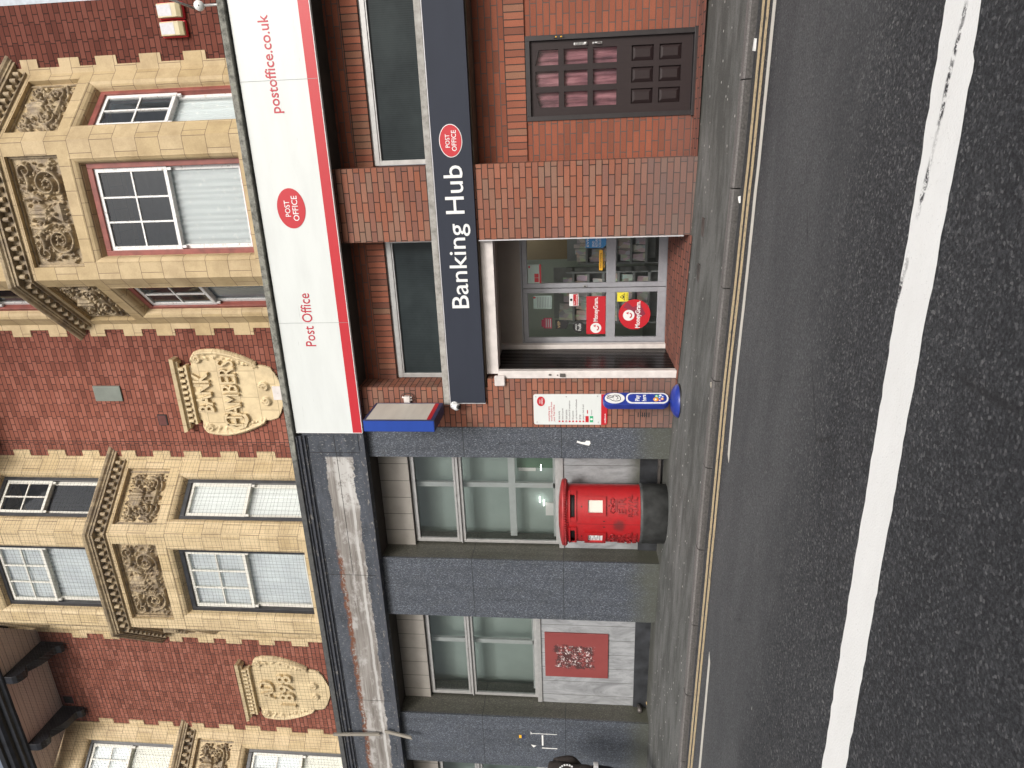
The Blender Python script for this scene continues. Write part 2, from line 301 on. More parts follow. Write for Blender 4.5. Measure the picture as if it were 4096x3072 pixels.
M['white_wood'] = plain('white_gloss_wood', (.60, .56, .54), .4, .12, 8)
M['cream_paint'] = plain('cream_plaster', (.33, .30, .27), .8, .1, 3)
q = NT('peeled_red_board'); g = q.geo(); u = q.sep(g)
c = q.mix(q.noise(g, 4, 5), (.18, .032, .032), (.235, .05, .046))
ex = q.math('MULTIPLY', q.math('SUBTRACT', u[0], -7.86), 4.6); ez = q.math('MULTIPLY', q.math('SUBTRACT', u[2], 1.64), 3.3)
ed = q.math('MAXIMUM', q.math('ABSOLUTE', ex), q.math('ABSOLUTE', ez)); ed = q.math('ADD', ed, q.math('MULTIPLY', q.math('SUBTRACT', q.noise(g, 9, 6, .7), .5), .7))
pat = q.rng(ed, 1.05, .85); edge = q.math('MULTIPLY', q.rng(ed, 1.15, 1.0), q.rng(ed, .75, .9))
c = q.mix(q.math('MULTIPLY', pat, q.ramp(q.noise(g, 11, 7, .85), [(.44, 0.), (.50, .95)])), c, (.05, .018, .018))
c = q.mix(q.math('MULTIPLY', pat, q.ramp(q.noise(g, 15, 7, .85), [(.54, 0.), (.57, 1.)])), c, (.66, .58, .57))
c = q.mix(q.math('MULTIPLY', edge, q.ramp(q.noise(g, 5, 4, .7), [(.5, 0.), (.56, .9)])), c, (.05, .02, .02)); M['red_board'] = q.pbr(c, .65)
q = NT('old_timber'); g = q.geo(); c = q.mix(q.noise(q.mapping(g, scale=(9, 9, .8)), 7, 6, .7), (.17, .15, .12), (.36, .34, .30)); M['batten'] = q.pbr(c, .9)
M['cream_plastic'] = plain('cream_plastic', (.55, .48, .30), .45, .1)
M['grey_plate'] = plain('grey_green_plate', (.17, .19, .165), .5, .15, 5)
M['vent_red'] = plain('red_clay_vent', (.20, .055, .045), .7, .2)
M['rust_metal'] = plain('dark_metal', (.10, .09, .085), .5, .4, 8, metal=.4)
M['net'] = plain('net_cord', (.045, .045, .05), .8, .2)
M['skin'] = plain('skin', (.42, .24, .17), .55, .1)
M['hoodie'] = plain('black_brown_cotton', (.030, .024, .022), .95, .3, 20)
M['trousers'] = plain('black_trousers', (.012, .014, .02), .9, .3, 20)
M['hair'] = plain('dark_hair', (.03, .022, .018), .7, .3, 40)
M['paper'] = plain('litter_paper', (.72, .72, .70), .8, .06)
M['lamp_glow'] = NT('strip_light').pbr((.9, .9, .9), .5, emis=(1, 1, .95), es=9.0)
M['shop_wall'] = plain('shop_wall', (.38, .42, .36), .8, .08, 2)
M['shop_floor'] = plain('shop_floor', (.10, .095, .09), .5, .2, 3)
M['tan'] = plain('tan_partition', (.30, .22, .115), .7, .12, 3)
M['shelf_grey'] = plain('shelf_grey', (.26, .28, .28), .5, .1)
q = NT('printed_cards'); g = q.geo(); b = q.vor(q.mapping(g, scale=(1, 1, .6)), 16, 'F1', 1)
hh = q.n('HueSaturation'); q.L(b, hh.inputs['Color']); hh.inputs['Saturation'].default_value = .45; hh.inputs['Value'].default_value = .8
c = q.mix(.45, hh.outputs[0], (.6, .58, .5)); M['cards'] = q.pbr(c, .6)
M['yellow'] = plain('sticker_yellow', (.72, .62, .04), .5, .05)
M['amber'] = plain('sticker_amber', (.80, .42, .02), .5, .05)
M['sky_blue'] = plain('poster_blue', (.04, .24, .55), .5, .1)
M['green'] = plain('badge_green', (.03, .36, .16), .5, .1)
M['maroon_vinyl'] = plain('maroon_vinyl', (.22, .02, .045), .5, .1)
M['grey_text'] = plain('grey_lettering', (.20, .19, .20), .5, .05)
M['ball_orange'] = plain('ball_orange', (.75, .30, .02), .3, .1)
M['ball_green'] = plain('ball_green', (.08, .35, .14), .3, .1)
M['ball_blue'] = plain('ball_blue', (.03, .12, .5), .3, .1)
M['ball_purple'] = plain('ball_purple', (.25, .05, .3), .3, .1)
# ground surfaces
q = NT('asphalt_road'); g = q.geo()
vc = q.sep(q.vor(q.mapping(g, scale=(1, 1, 1)), 88, 'F1', 1))[0]; c = q.ramp(vc, [(.0, (.018, .020, .023)), (.5, (.042, .045, .050)), (.82, (.085, .088, .094)), (.93, (.15, .155, .16)), (1., (.30, .30, .295))])
c = q.mix(.45, c, q.ramp(q.noise(g, 60, 6, .85), [(.40, (.020, .022, .026)), (.49, (.055, .058, .064)), (.56, (.105, .11, .117)), (.64, (.27, .275, .275))]))
c = q.mix(q.ramp(q.noise(q.mapping(g, scale=(.25, 1, 1)), 1.3, 5, .6), [(.35, 0.), (.7, .6)]), c, q.mix(1, c, (.66, .66, .69), 'MULTIPLY'))
c = q.mix(q.ramp(q.vor(g, 7), [(.035, .8), (.05, 0.)]), c, (.26, .27, .26))
c = q.mix(q.ramp(q.vor(q.mapping(g, scale=(1, 1.6, 1), loc=(3, 2, 0)), 1.6), [(.018, .9), (.026, 0.)]), c, (.55, .54, .5))
u = q.sep(g); wr_ = q.math('ADD', u[1], q.math('MULTIPLY', q.math('SUBTRACT', q.noise(q.mapping(g, scale=(.3, 1, 1)), .9, 4), .5), 1.2))
lane = q.math('MULTIPLY', q.rng(wr_, -4.9, -4.0), q.rng(wr_, -2.3, -2.9)); c = q.mix(q.math('MULTIPLY', lane, .55), c, q.mix(q.ramp(q.noise(g, 70, 5, .8), [(.42, 0.), (.6, 1.)]), (.085, .088, .093), (.19, .195, .20)))
dk = q.rng(u[1], -5.3, -5.9); c = q.mix(q.math('MULTIPLY', dk, .45), c, q.mix(1, c, (.62, .63, .66), 'MULTIPLY'))
pt_ = q.ramp(q.noise(q.mapping(g, scale=(.4, 1, 1), loc=(5, 2, 0)), 1.7, 6, .7), [(.44, 0.), (.6, 1.)]); c = q.mix(q.math('MULTIPLY', pt_, .5), c, q.mix(1, c, (.62, .63, .65), 'MULTIPLY'))
ck = q.math('MULTIPLY', q.ramp(q.vor(q.mapping(g, scale=(.5, 1, 1)), 1.1, 'DISTANCE_TO_EDGE'), [(.004, 1.), (.010, 0.)]), q.ramp(q.noise(g, 1.4, 4), [(.54, 0.), (.6, .5)])); c = q.mix(ck, c, (.018, .018, .02))
gut = q.rng(u[1], -2.35, -2.1); c = q.mix(q.math('MULTIPLY', gut, .4), c, (.06, .058, .055))
h = q.noise(g, 110, 4, .8); M['road'] = q.pbr(c, .82, q.bump(q.noise(g, 55, 5, .8), 1., .018), spec=.35)
q = NT('asphalt_pavement'); g = q.geo()
c = q.ramp(q.noise(g, 90, 4, .7), [(.3, (.085, .087, .084)), (.55, (.145, .148, .142)), (.75, (.21, .212, .204))])
c = q.mix(q.ramp(q.noise(q.mapping(g, scale=(.35, 1, 1)), 3.2, 6, .72), [(.42, 0.), (.58, .85)]), c, q.mix(1, c, (.50, .51, .50), 'MULTIPLY'))
c = q.mix(q.ramp(q.noise(q.mapping(g, scale=(.18, 1, 1), loc=(4, 1, 0)), 2.6, 6, .7), [(.56, 0.), (.72, .55)]), c, (.26, .265, .26))
spot = q.ramp(q.vor(q.mapping(g, scale=(1, 1.3, 1)), 6.5), [(.075, 1.), (.095, 0.)]); spot = q.math('MULTIPLY', spot, q.ramp(q.noise(g, 1.2, 3), [(.38, 0.), (.48, 1.)]))
u = q.sep(g); c = q.mix(spot, c, (.62, .61, .57))
nw = q.math('ADD', q.rng(u[1], -.22, .02), q.math('MULTIPLY', q.math('SUBTRACT', q.noise(g, 5, 5, .7), .5), .7), clamp=True)
c = q.mix(q.math('MULTIPLY', nw, .6), c, (.055, .056, .045))
M['pavement'] = q.pbr(c, .85, q.bump(q.noise(g, 120, 3), .35, .006), spec=.3)
q = NT('kerb_stone'); g = q.geo(); c = q.ramp(q.noise(g, 70, 5, .75), [(.3, (.07, .066, .062)), (.55, (.16, .15, .145)), (.75, (.27, .255, .25))])
c = q.mix(q.ramp(q.noise(q.mapping(g, scale=(.3, 1, 1)), 3, 4), [(.4, 0.), (.7, .5)]), c, (.07, .068, .064)); M['kerb'] = q.pbr(c, .85, q.bump(q.noise(g, 60, 4), .5, .008))
def paint(name, col, wear=.62):
    q = NT(name); g = q.geo(); c = q.mix(q.ramp(q.noise(g, 26, 6, .8), [(wear, 0.), (wear+.035, .85)]), col, (.10, .10, .10))
    c = q.mix(q.ramp(q.noise(g, 5, 5, .7), [(.4, 0.), (.8, .3)]), c, tuple(v*.6 for v in col)); return q.pbr(c, .7, q.bump(q.noise(g, 90, 3), .5, .006))
M['yellow_line'] = paint('yellow_line_paint', (.54, .43, .26), .55)
M['white_line'] = paint('white_line_paint', (.62, .60, .54), .64)
q = NT('centre_line_paint'); g = q.geo(); u = q.sep(g)
c = q.mix(q.ramp(q.noise(q.mapping(g, scale=(.5, 1, 1)), 5, 6, .7), [(.35, 0.), (.75, .3)]), (.78, .79, .78), (.60, .60, .58))
c = q.mix(q.ramp(q.noise(g, 60, 4, .8), [(.63, 0.), (.68, .5)]), c, (.3, .3, .3))
ctr = q.math('ADD', u[1], q.math('MULTIPLY', q.math('SUBTRACT', q.noise(g, 1.5, 4, .7), .5), .07))
ctr = q.math('ADD', q.math('MULTIPLY', u[0], .083), ctr)
crk = q.math('MULTIPLY', q.rng(q.math('ABSOLUTE', q.math('SUBTRACT', ctr, -5.385)), .022, .006), q.math('MULTIPLY', q.ramp(q.noise(g, 38, 5, .8), [(.45, 0.), (.52, 1.)]), q.ramp(q.noise(q.mapping(g, scale=(1, .3, 1)), 2.6, 3, .6), [(.46, 0.), (.54, 1.)])))
c = q.mix(crk, c, (.02, .02, .025)); M['centre_line'] = q.pbr(c, .7, q.bump(q.noise(g, 90, 3), .4, .006))
q = NT('kerb_face_stone'); g = q.geo(); c = q.ramp(q.noise(g, 45, 5, .75), [(.3, (.035, .033, .031)), (.6, (.075, .07, .067)), (.8, (.15, .14, .135))]); M['kerb_face'] = q.pbr(c, .85, q.bump(q.noise(g, 60, 4), .5, .008))  # darker tone for the kerb's street-side faces
M['render_wall'] = plain('pale_render', (.50, .56, .62), .9, .12, 14)
M['label_sheet'] = plain('label_sheet', (.50, .50, .53), .5, .08, 30)
M['pbox_relief_shade'] = plain('postbox_relief_shade_red', (.24, .014, .016), .45, .25, 20)  # darker red: outline shading of the raised cypher put into its colour
# ------------------------------------------------------------------ mesh helpers
def world_off(p):
    v = Vector((0, 0, 0))
    while p is not None: v += p.location; p = p.parent
    return v
class MB:
    def __init__(s): s.v = []; s.f = []; s.m = []; s.cur = 0; s.sm = []; s.smooth = False
    def mat(s, i): s.cur = i; return s
    def face(s, idx): s.f.append(tuple(idx)); s.m.append(s.cur); s.sm.append(s.smooth)
    def add(s, pts, faces):
        b = len(s.v); s.v += [tuple(p) for p in pts]
        for f in faces: s.face([b+i for i in f])
        return s
    def box(s, x0, x1, y0, y1, z0, z1, bev=0):
        if bev <= 0:
            return s.add([(x0,y0,z0),(x1,y0,z0),(x1,y1,z0),(x0,y1,z0),(x0,y0,z1),(x1,y0,z1),(x1,y1,z1),(x0,y1,z1)],
                         [(0,3,2,1),(4,5,6,7),(0,1,5,4),(1,2,6,5),(2,3,7,6),(3,0,4,7)])
        b = bev; P = []; 
        for (z, i) in ((z0, b), (z0+b, 0), (z1-b, 0), (z1, b)):
            x, X, y, Y = x0+i, x1-i, y0+i, y1-i
            if i == 0: P += [(x0+b,y0,z),(x1-b,y0,z),(x1,y0+b,z),(x1,y1-b,z),(x1-b,y1,z),(x0+b,y1,z),(x0,y1-b,z),(x0,y0+b,z)]
            else: P += [(x0+b,y0+b,z),(x1-b,y0+b,z),(x1-b,y0+b,z),(x1-b,y1-b,z),(x1-b,y1-b,z),(x0+b,y1-b,z),(x0+b,y1-b,z),(x0+b,y0+b,z)]
        F = [(7,6,5,4,3,2,1,0), tuple(24+i for i in range(8))]
        for k in range(3):
            for i in range(8): F.append((k*8+i, k*8+(i+1) % 8, k*8+8+(i+1) % 8, k*8+8+i))
        return s.add(P, F)
    def prism(s, poly, z0, z1):
        n = len(poly); P = [(x, y, z0) for x, y in poly]+[(x, y, z1) for x, y in poly]
        a = sum(poly[i][0]*poly[(i+1) % n][1]-poly[(i+1) % n][0]*poly[i][1] for i in range(n))
        F = [tuple(range(n-1, -1, -1)), tuple(range(n, 2*n))]+[(i, (i+1) % n, n+(i+1) % n, n+i) for i in range(n)]
        if a < 0: F = [tuple(reversed(f)) for f in F]
        return s.add(P, F)
    def prism_y(s, poly, y0, y1):      # poly in (x, z)
        n = len(poly); P = [(x, y0, z) for x, z in poly]+[(x, y1, z) for x, z in poly]
        a = sum(poly[i][0]*poly[(i+1) % n][1]-poly[(i+1) % n][0]*poly[i][1] for i in range(n))
        F = [tuple(range(n)), tuple(range(2*n-1, n-1, -1))]+[((i+1) % n, i, n+i, n+(i+1) % n) for i in range(n)]
        if a < 0: F = [tuple(reversed(f)) for f in F]
        return s.add(P, F)
    def prism_x(s, poly, x0, x1):      # poly in (y, z)
        n = len(poly); P = [(x0, y, z) for y, z in poly]+[(x1, y, z) for y, z in poly]
        a = sum(poly[i][0]*poly[(i+1) % n][1]-poly[(i+1) % n][0]*poly[i][1] for i in range(n))
        F = [tuple(range(n-1, -1, -1)), tuple(range(n, 2*n))]+[(i, (i+1) % n, n+(i+1) % n, n+i) for i in range(n)]
        if a < 0: F = [tuple(reversed(f)) for f in F]
        return s.add(P, F)
    def ellipse(s, cx, cz, rx, rz, y0, y1, n=40): return s.prism_y([(cx+rx*math.cos(2*math.pi*i/n), cz+rz*math.sin(2*math.pi*i/n)) for i in range(n)], y0, y1)
    def tube(s, path, r, n=6, closed=False, cap=True):
        path = [Vector(p) for p in path]; m_ = len(path); rs = r if isinstance(r, (list, tuple)) else [r]*m_
        old = s.smooth; s.smooth = n > 4; b = len(s.v); up = None
        for i, p in enumerate(path):
            t = (path[(i+1) % m_ if closed else min(i+1, m_-1)]-path[i-1 if (closed or i) else 0])
            t = t.normalized() if t.length > 1e-9 else Vector((0, 0, 1))
            if up is None: up = t.orthogonal().normalized()
            up = (up-t*up.dot(t)); up = up.normalized() if up.length > 1e-6 else t.orthogonal().normalized()
            w = t.cross(up)
            for k in range(n):
                a = 2*math.pi*k/n; s.v.append(tuple(p+(up*math.cos(a)+w*math.sin(a))*rs[i]))
        for i in range(m_ if closed else m_-1):
            j = (i+1) % m_
            for k in range(n): s.face((b+i*n+k, b+i*n+(k+1) % n, b+j*n+(k+1) % n, b+j*n+k))
        if cap and not closed: s.face([b+k for k in range(n-1, -1, -1)]); s.face([b+(m_-1)*n+k for k in range(n)])
        s.smooth = old; return s
    def lathe(s, prof, c=(0, 0), n=32, a=1, b=1, smooth=True, cap=True):   # prof: (r, z)
        old = s.smooth; s.smooth = smooth; base = len(s.v)
        for r, z in prof:
            for k in range(n):
                t = 2*math.pi*k/n; s.v.append((c[0]+a*r*math.cos(t), c[1]+b*r*math.sin(t), z))
        for i in range(len(prof)-1):
            for k in range(n): s.face((base+i*n+k, base+i*n+(k+1) % n, base+(i+1)*n+(k+1) % n, base+(i+1)*n+k))
        s.smooth = old
        if cap:
            s.face([base+k for k in range(n-1, -1, -1)]); s.face([base+(len(prof)-1)*n+k for k in range(n)])
        return s
    def sphere(s, c, rx, ry, rz, n=12, m_=8):
        old = s.smooth; s.smooth = True; b = len(s.v)
        for i in range(m_+1):
            a = math.pi*i/m_
            for k in range(n): t = 2*math.pi*k/n; s.v.append((c[0]+rx*math.sin(a)*math.cos(t), c[1]+ry*math.sin(a)*math.sin(t), c[2]-rz*math.cos(a)))
        for i in range(m_):
            for k in range(n): s.face((b+i*n+k, b+i*n+(k+1) % n, b+(i+1)*n+(k+1) % n, b+(i+1)*n+k))
        s.smooth = old; return s
    def sweep_path(s, path, prof, closed=False):   # plan path (x,y) with outward = right-hand side of travel; prof [(out, z)]
        n = len(path); pts = []
        for i, p in enumerate(path):
            def nrm(a, b): d = Vector((b[0]-a[0], b[1]-a[1])).normalized(); return Vector((d.y, -d.x))
            if 0 < i < n-1:
                n1, n2 = nrm(path[i-1], p), nrm(p, path[i+1]); mm = (n1+n2); k = mm/(1+n1.dot(n2))
            elif i == 0: k = nrm(p, path[1])
            else: k = nrm(path[-2], p)
            pts.append([(p[0]+k.x*o, p[1]+k.y*o, z) for o, z in prof])
        b = len(s.v); m_ = len(prof)
        for col in pts: s.v += col
        for i in range(n-1):
            for j in range(m_-1): s.face((b+i*m_+j, b+(i+1)*m_+j, b+(i+1)*m_+j+1, b+i*m_+j+1))
        s.face([b+j for j in range(m_)]); s.face([b+(n-1)*m_+j for j in range(m_-1, -1, -1)])
        return s
    def build(s, name, mats, parent=None, loc=None, bevel=0, normals=True, local=False):
        me = bpy.data.meshes.new(name); off = world_off(parent)
        if loc is not None: off = Vector(loc)
        if local: off = Vector((0, 0, 0))
        me.from_pydata([(x-off.x, y-off.y, z-off.z) for x, y, z in s.v], [], s.f)
        if not isinstance(mats, (list, tuple)): mats = [mats]
        for q_ in mats: me.materials.append(q_)
        if normals:
            bm = bmesh.new(); bm.from_mesh(me); 
            for f, mi, sm in zip(bm.faces, s.m, s.sm): f.material_index = mi; f.smooth = sm
            bm.normal_update(); uv = bm.loops.layers.uv.new('UVMap')
            for f in bm.faces:
                nn = f.normal
                if abs(nn.z) > .75:
                    for l in f.loops: l[uv].uv = (l.vert.co.x+off.x, l.vert.co.y+off.y)
                else:
                    h = Vector((nn.x, nn.y)); h = h.normalized() if h.length > 1e-6 else Vector((0, -1))
                    if h.y > .3: h = -h
                    t = (-h.y, h.x)
                    for l in f.loops: l[uv].uv = ((l.vert.co.x+off.x)*t[0]+(l.vert.co.y+off.y)*t[1], l.vert.co.z+off.z)
            bm.to_mesh(me); bm.free()
        o = bpy.data.objects.new(name, me); COL.objects.link(o)
        if loc is not None: o.location = loc
        if parent is not None: o.parent = parent
        if bevel:
            md = o.modifiers.new('edge', 'BEVEL'); md.width = bevel; md.segments = 2; md.limit_method = 'ANGLE'; md.angle_limit = R(40)
        return o
def tag(o, label=None, cat=None, group=None, kind=None):
    if label: o['label'] = label
    if cat: o['category'] = cat
    if group: o['group'] = group
    if kind: o['kind'] = kind
    return o
def thing(name, loc, label, cat, group=None):
    o = bpy.data.objects.new(name, None); COL.objects.link(o); o.location = loc; o.empty_display_size = .2
    return tag(o, label, cat, group)
def child(o, parent): o.parent = parent; return o
def text_pts(s, bold=0.0, extrude=0.004, res=3, shear=0, spacing=1.0, line=1.0, align='LEFT'):
    c = bpy.data.curves.new('t', 'FONT'); c.body = s; c.extrude = extrude; c.offset = bold; c.resolution_u = res; c.shear = shear
    c.space_character = spacing; c.space_line = line; c.align_x = align
    o = bpy.data.objects.new('t', c); COL.objects.link(o); bpy.context.view_layer.update()
    me = bpy.data.meshes.new_from_object(o.evaluated_get(bpy.context.evaluated_depsgraph_get()))
    v = [tuple(p.co) for p in me.vertices]; f = [tuple(p.vertices) for p in me.polygons]
    bpy.data.objects.remove(o); bpy.data.curves.remove(c); bpy.data.meshes.remove(me)
    return v, f
def add_text(mb, s, x0, x1, z0, z1, yf, bold=0.0, ext=.004, fn=None, keep=False, **kw):
    """lettering that fills the rectangle x0..x1, z0..z1 on a plane facing the street at y = yf"""
    v, f = text_pts(s, bold, 1.0, **kw)
    xs = [p[0] for p in v]; ys = [p[1] for p in v]; a, b, c, d = min(xs), max(xs), min(ys), max(ys)
    sx = (x1-x0)/(b-a); sy = (z1-z0)/(d-c)
    if keep: sx = sy = min(sx, sy)
    P = []
    for x, y, z in v:
        X, Z, Y = x0+(x-a)*sx, z0+(y-c)*sy, yf-ext*(.5+.5*z)
        P.append(fn(X, Y, Z) if fn else (X, Y, Z))
    return mb.add(P, f)
# ------------------------------------------------------------------ ground
XS = [-14, -9.8, -8.8, -6.9, -6.0, -4.2, -3.7, -1.2, -.3, 1.0, 3.0]
ZS = [.60, .49, .475, .45, .42, .36, .335, .215, .18, .155, .13]
KX = [-14, -7.1, -5.8, -4.5, -3.2, -2.4, -1.1, -.57, 1.0, 4]
KY = [-2.80, -2.24, -2.135, -2.04, -1.90, -1.82, -1.72, -1.70, -1.70, -1.68]
def Hx(x): return float(np.interp(x, XS, ZS))
def KB(x):
    if x > 4: return -1.68
    if x < -14: return -2.80+(x+14)*.08
    return float(np.interp(x, KX, KY))
def pave(x, y): return Hx(x)+.03*max(y, KB(x))
KH = .065
def road(x, y):
    k = KB(x)-.125; return Hx(x)+.03*KB(x)-KH+.015*min(2.8, (k-y))
xs = sorted(set([-60, -40, -28, -20, 12, 20, 40]+[round(-16+.25*i, 3) for i in range(97)]))
def sheet(name, mat_, ys_of, zf, n, kind='structure', xr=None):
    mb = MB(); b = 0; X = [x for x in xs if xr is None or xr[0] <= x <= xr[1]]
    for x in X:
        y0, y1 = ys_of(x)
        for j in range(n+1):
            y = y0+(y1-y0)*j/n; mb.v.append((x, y, zf(x, y)))
    for i in range(len(X)-1):
        for j in range(n): a = i*(n+1)+j; mb.face((a, a+n+1, a+n+2, a+1))
    o = mb.build(name, mat_); tag(o, kind=kind); return o
sheet('road', M['road'], lambda x: (-34., KB(x)-.10), road, 30)
sheet('pavement', M['pavement'], lambda x: (KB(x)+.002, .62), pave, 8)
g = MB(); g.add([(-400, -400, -.6), (400, -400, -.6), (400, 400, -.6), (-400, 400, -.6)], [(0, 1, 2, 3)]); tag(g.build('ground', M['pavement']), kind='structure')
mb = MB(); x = -16.0; rnd = random.Random(3)
while x < 8:
    L_ = .91; a, b_ = x+.006, x+L_-.004; n = 4; base = len(mb.v); dz = rnd.uniform(-.003, .003)
    for i in range(n+1):
        X = a+(b_-a)*i/n; k = KB(X); z = Hx(X)+.03*k+dz
        for (yy, zz) in ((k, z-.2), (k, z+.004), (k-.095, z+.002), (k-.118, z-.012), (k-.127, z-.035), (k-.130, z-.2)): mb.v.append((X, yy, zz))
    for i in range(n):
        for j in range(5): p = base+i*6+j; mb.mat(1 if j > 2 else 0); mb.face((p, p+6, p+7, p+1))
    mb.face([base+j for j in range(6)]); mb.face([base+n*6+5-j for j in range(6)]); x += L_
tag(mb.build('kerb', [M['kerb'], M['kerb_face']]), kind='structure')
mb = MB(); mb.box(-16, 8, -.1, .1, 0, .01)
def stripe(name, mat_, pts, w, zoff=.004, jag=0., taper=None, sub=.1):
    """a painted line through plan points (x, y centre, width)"""
    mb = MB(); P = []; n = len(pts)
    for i in range(n-1):
        (xa, ya, wa), (xb, yb, wb) = pts[i], pts[i+1]; k = max(1, int(abs(xb-xa)/sub))
        for j in range(k): t = j/k; P.append((xa+(xb-xa)*t, ya+(yb-ya)*t, wa+(wb-wa)*t))
    P.append(pts[-1]); rr = random.Random(len(name))
    for x_, y_, w_ in P:
        j1, j2 = rr.uniform(-jag, jag), rr.uniform(-jag, jag)
        for k in range(4):
            yy = y_-w_/2+j1+(w_+j2-j1)*k/3; mb.v.append((x_, yy, road(x_, yy)+zoff))
    for i in range(len(P)-1):
        for k in range(3): a = i*4+k; mb.face((a, a+4, a+5, a+1))
    o = mb.build(name, mat_); tag(o, kind='structure'); return o

def MARKS():
    yl = [(-14, 0), (-6.8, 0), (-4.3, 0), (-2.3, 0), (-.54, 0), (.94, 0), (8, 0)]
    c1 = [-2.98, -2.518, -2.374, -2.131, -2.04, -2.038, -2.02]; c2 = [-3.14, -2.672, -2.54, -2.296, -2.208, -2.215, -2.19]
    stripe('yellow_line', M['yellow_line'], [(x, c, .098) for (x, _), c in zip(yl, c1)], .1, jag=.003)
    stripe('yellow_line', M['yellow_line'], [(x, c, .095) for (x, _), c in zip(yl, c2)], .1, jag=.003)
    stripe('white_line', M['white_line'], [(-2.86, -2.70, .01), (-2.81, -2.665, .085), (-2.15, -2.562, .094), (-.51, -2.436, .103), (.89, -2.42, .105), (8, -2.36, .105)], .1, jag=.003)
    stripe('white_line', M['white_line'], [(-14, -3.50, .10), (-6.2, -3.032, .097), (-4.9, -2.915, .09), (-4.84, -2.872, .01)], .1, jag=.003)
    stripe('centre_line', M['centre_line'], [(-14, -6.55, .25), (-8, -6.08, .25), (-3.1, -5.67, .252), (-2.0, -5.567, .262), (-1.08, -5.481, .268), (-.28, -5.430, .279), (.15, -5.417, .286), (.19, -5.4155, .289), (.22, -5.408, .273), (.41, -5.396, .268), (1.4, -5.37, .27), (8, -5.2, .27)], .26, jag=.006, sub=.05)
MARKS()
# ------------------------------------------------------------------ the old brick building above the shops
WY, FY = .80, -.05                    # upper wall plane, front plane of the bays
BAYS = [(-.71, 'red'), (-6.38, 'black'), (-12.06, 'black')]
AH = .87                              # half width of a bay's front
ob = thing('bank_chambers_building', (-5.0, WY, .4), 'old red brick building with cream stone bay windows above the shop signs', 'building')
def P_c(s, off=0.0, side=1):          # a point along the right-hand canted face, off = distance inwards
    x, y = AH+.7071*s-.7071*off, FY+.7071*s+.7071*off
    return (side*x, y)
def bx(poly, c, side=1): return [(c+side*x, y) for x, y in poly]
def mirror_prism(mb, poly, c, z0, z1):
    mb.prism([(c+x, y) for x, y in poly], z0, z1); mb.prism([(c-x, y) for x, y in poly][::-1], z0, z1)
TEETH = [(5.69, 5.98), (6.29, 6.59), (6.90, 7.19), (7.51, 7.80), (8.03, 8.32), (8.62, 8.86), (9.24, 9.53), (9.83, 10.13), (10.45, 10.74)]
def stone_bay(c):
    mb = MB()
    full = [(-1.78,.783),(-1.70,.783),(-AH,FY),(AH,FY),(1.70,.783),(1.78,.783),(1.78,1.0),(-1.78,1.0)]
    inset = [(-1.78,.80),(-1.62,.80),(-AH+.03,FY+.09),(AH-.03,FY+.09),(1.62,.80),(1.78,.80),(1.78,1.0),(-1.78,1.0)]
    for z0, z1 in ((5.40, 5.66), (7.89, 8.02), (8.74, 9.19), (11.05, 12.0)): mb.prism([(c+x, y) for x, y in full], z0, z1)
    mb.prism([(c+x, y) for x, y in inset], 8.02, 8.74)
    pier = [(.66, FY), (AH, FY), P_c(.20), P_c(.20, .2), (.66, FY+.2)]
    wp = [P_c(1.0), (1.70, .783), (1.78, .783), (1.78, 1.0), (1.42, 1.0), P_c(1.0, .2)]
    for z0, z1 in ((5.66, 7.89), (9.19, 11.05)): mirror_prism(mb, pier, c, z0, z1); mirror_prism(mb, wp, c, z0, z1)
    pier2 = [(.70, FY), (AH, FY), P_c(.16), P_c(.16, .12), (.70, FY+.12)]
    wp2 = [P_c(1.06), (1.70, .783), (1.78, .783), (1.78, 1.0), (1.5, 1.0), P_c(1.06, .1)]
    mirror_prism(mb, pier2, c, 8.02, 8.74); mirror_prism(mb, wp2, c, 8.02, 8.74)
    for z0, z1 in TEETH:
        mb.box(c+1.78, c+1.885, .788, .95, z0, z1); mb.box(c-1.885, c-1.78, .788, .95, z0, z1)
    return mb
def reveal_roll(mb, T, w, z0, z1, sill=False):
    """rolled stone moulding round an opening; T maps (s, out, z) to the world"""
    prof = [(0, 0), (.012, .004)]+[(.012+.062*math.sin(a), -.078*(1-math.cos(a))-.004) for a in [R(t) for t in (15, 35, 55, 75, 90)]]+[(.09, -.13)]
    hw = w/2; path = []
    for side in (-1, 1):
        for i in range(len(prof)-1):
            (a0, d0), (a1, d1) = prof[i], prof[i+1]
            p = [T(side*(hw-a0), d0, z0), T(side*(hw-a1), d1, z0), T(side*(hw-a1), d1, z1-a1*1.6), T(side*(hw-a0), d0, z1-a0*1.6)]
            if side > 0: p = p[::-1]
            o_ = mb.smooth; mb.smooth = True; mb.add(p, [(0, 3, 2, 1)]); mb.smooth = o_
    for i in range(len(prof)-1):
        (a0, d0), (a1, d1) = prof[i], prof[i+1]
        mb.add([T(-hw+a0, d0, z1-a0*1.6), T(hw-a0, d0, z1-a0*1.6), T(hw-a1, d1, z1-a1*1.6), T(-hw+a1, d1, z1-a1*1.6)], [(0, 3, 2, 1)])
def fr_front(c): return lambda s, o, z: (c+s, FY-o, z)
def fr_cant(c, side):
    def T(s, o, z):
        p = P_c(.60+s*side if side > 0 else .60-s, -o, 1) if True else None
        x, y = P_c(.60+(s if side > 0 else -s), -o)
        return (c+side*x, y, z)
    return T
def facing(T):          # object matrix for a face: local x along the face, local -y outwards
    o = Vector(T(0, 0, 0)); ex = (Vector(T(1, 0, 0))-o); ey = -(Vector(T(0, 1, 0))-o)
    return o, math.atan2(ex.y, ex.x)
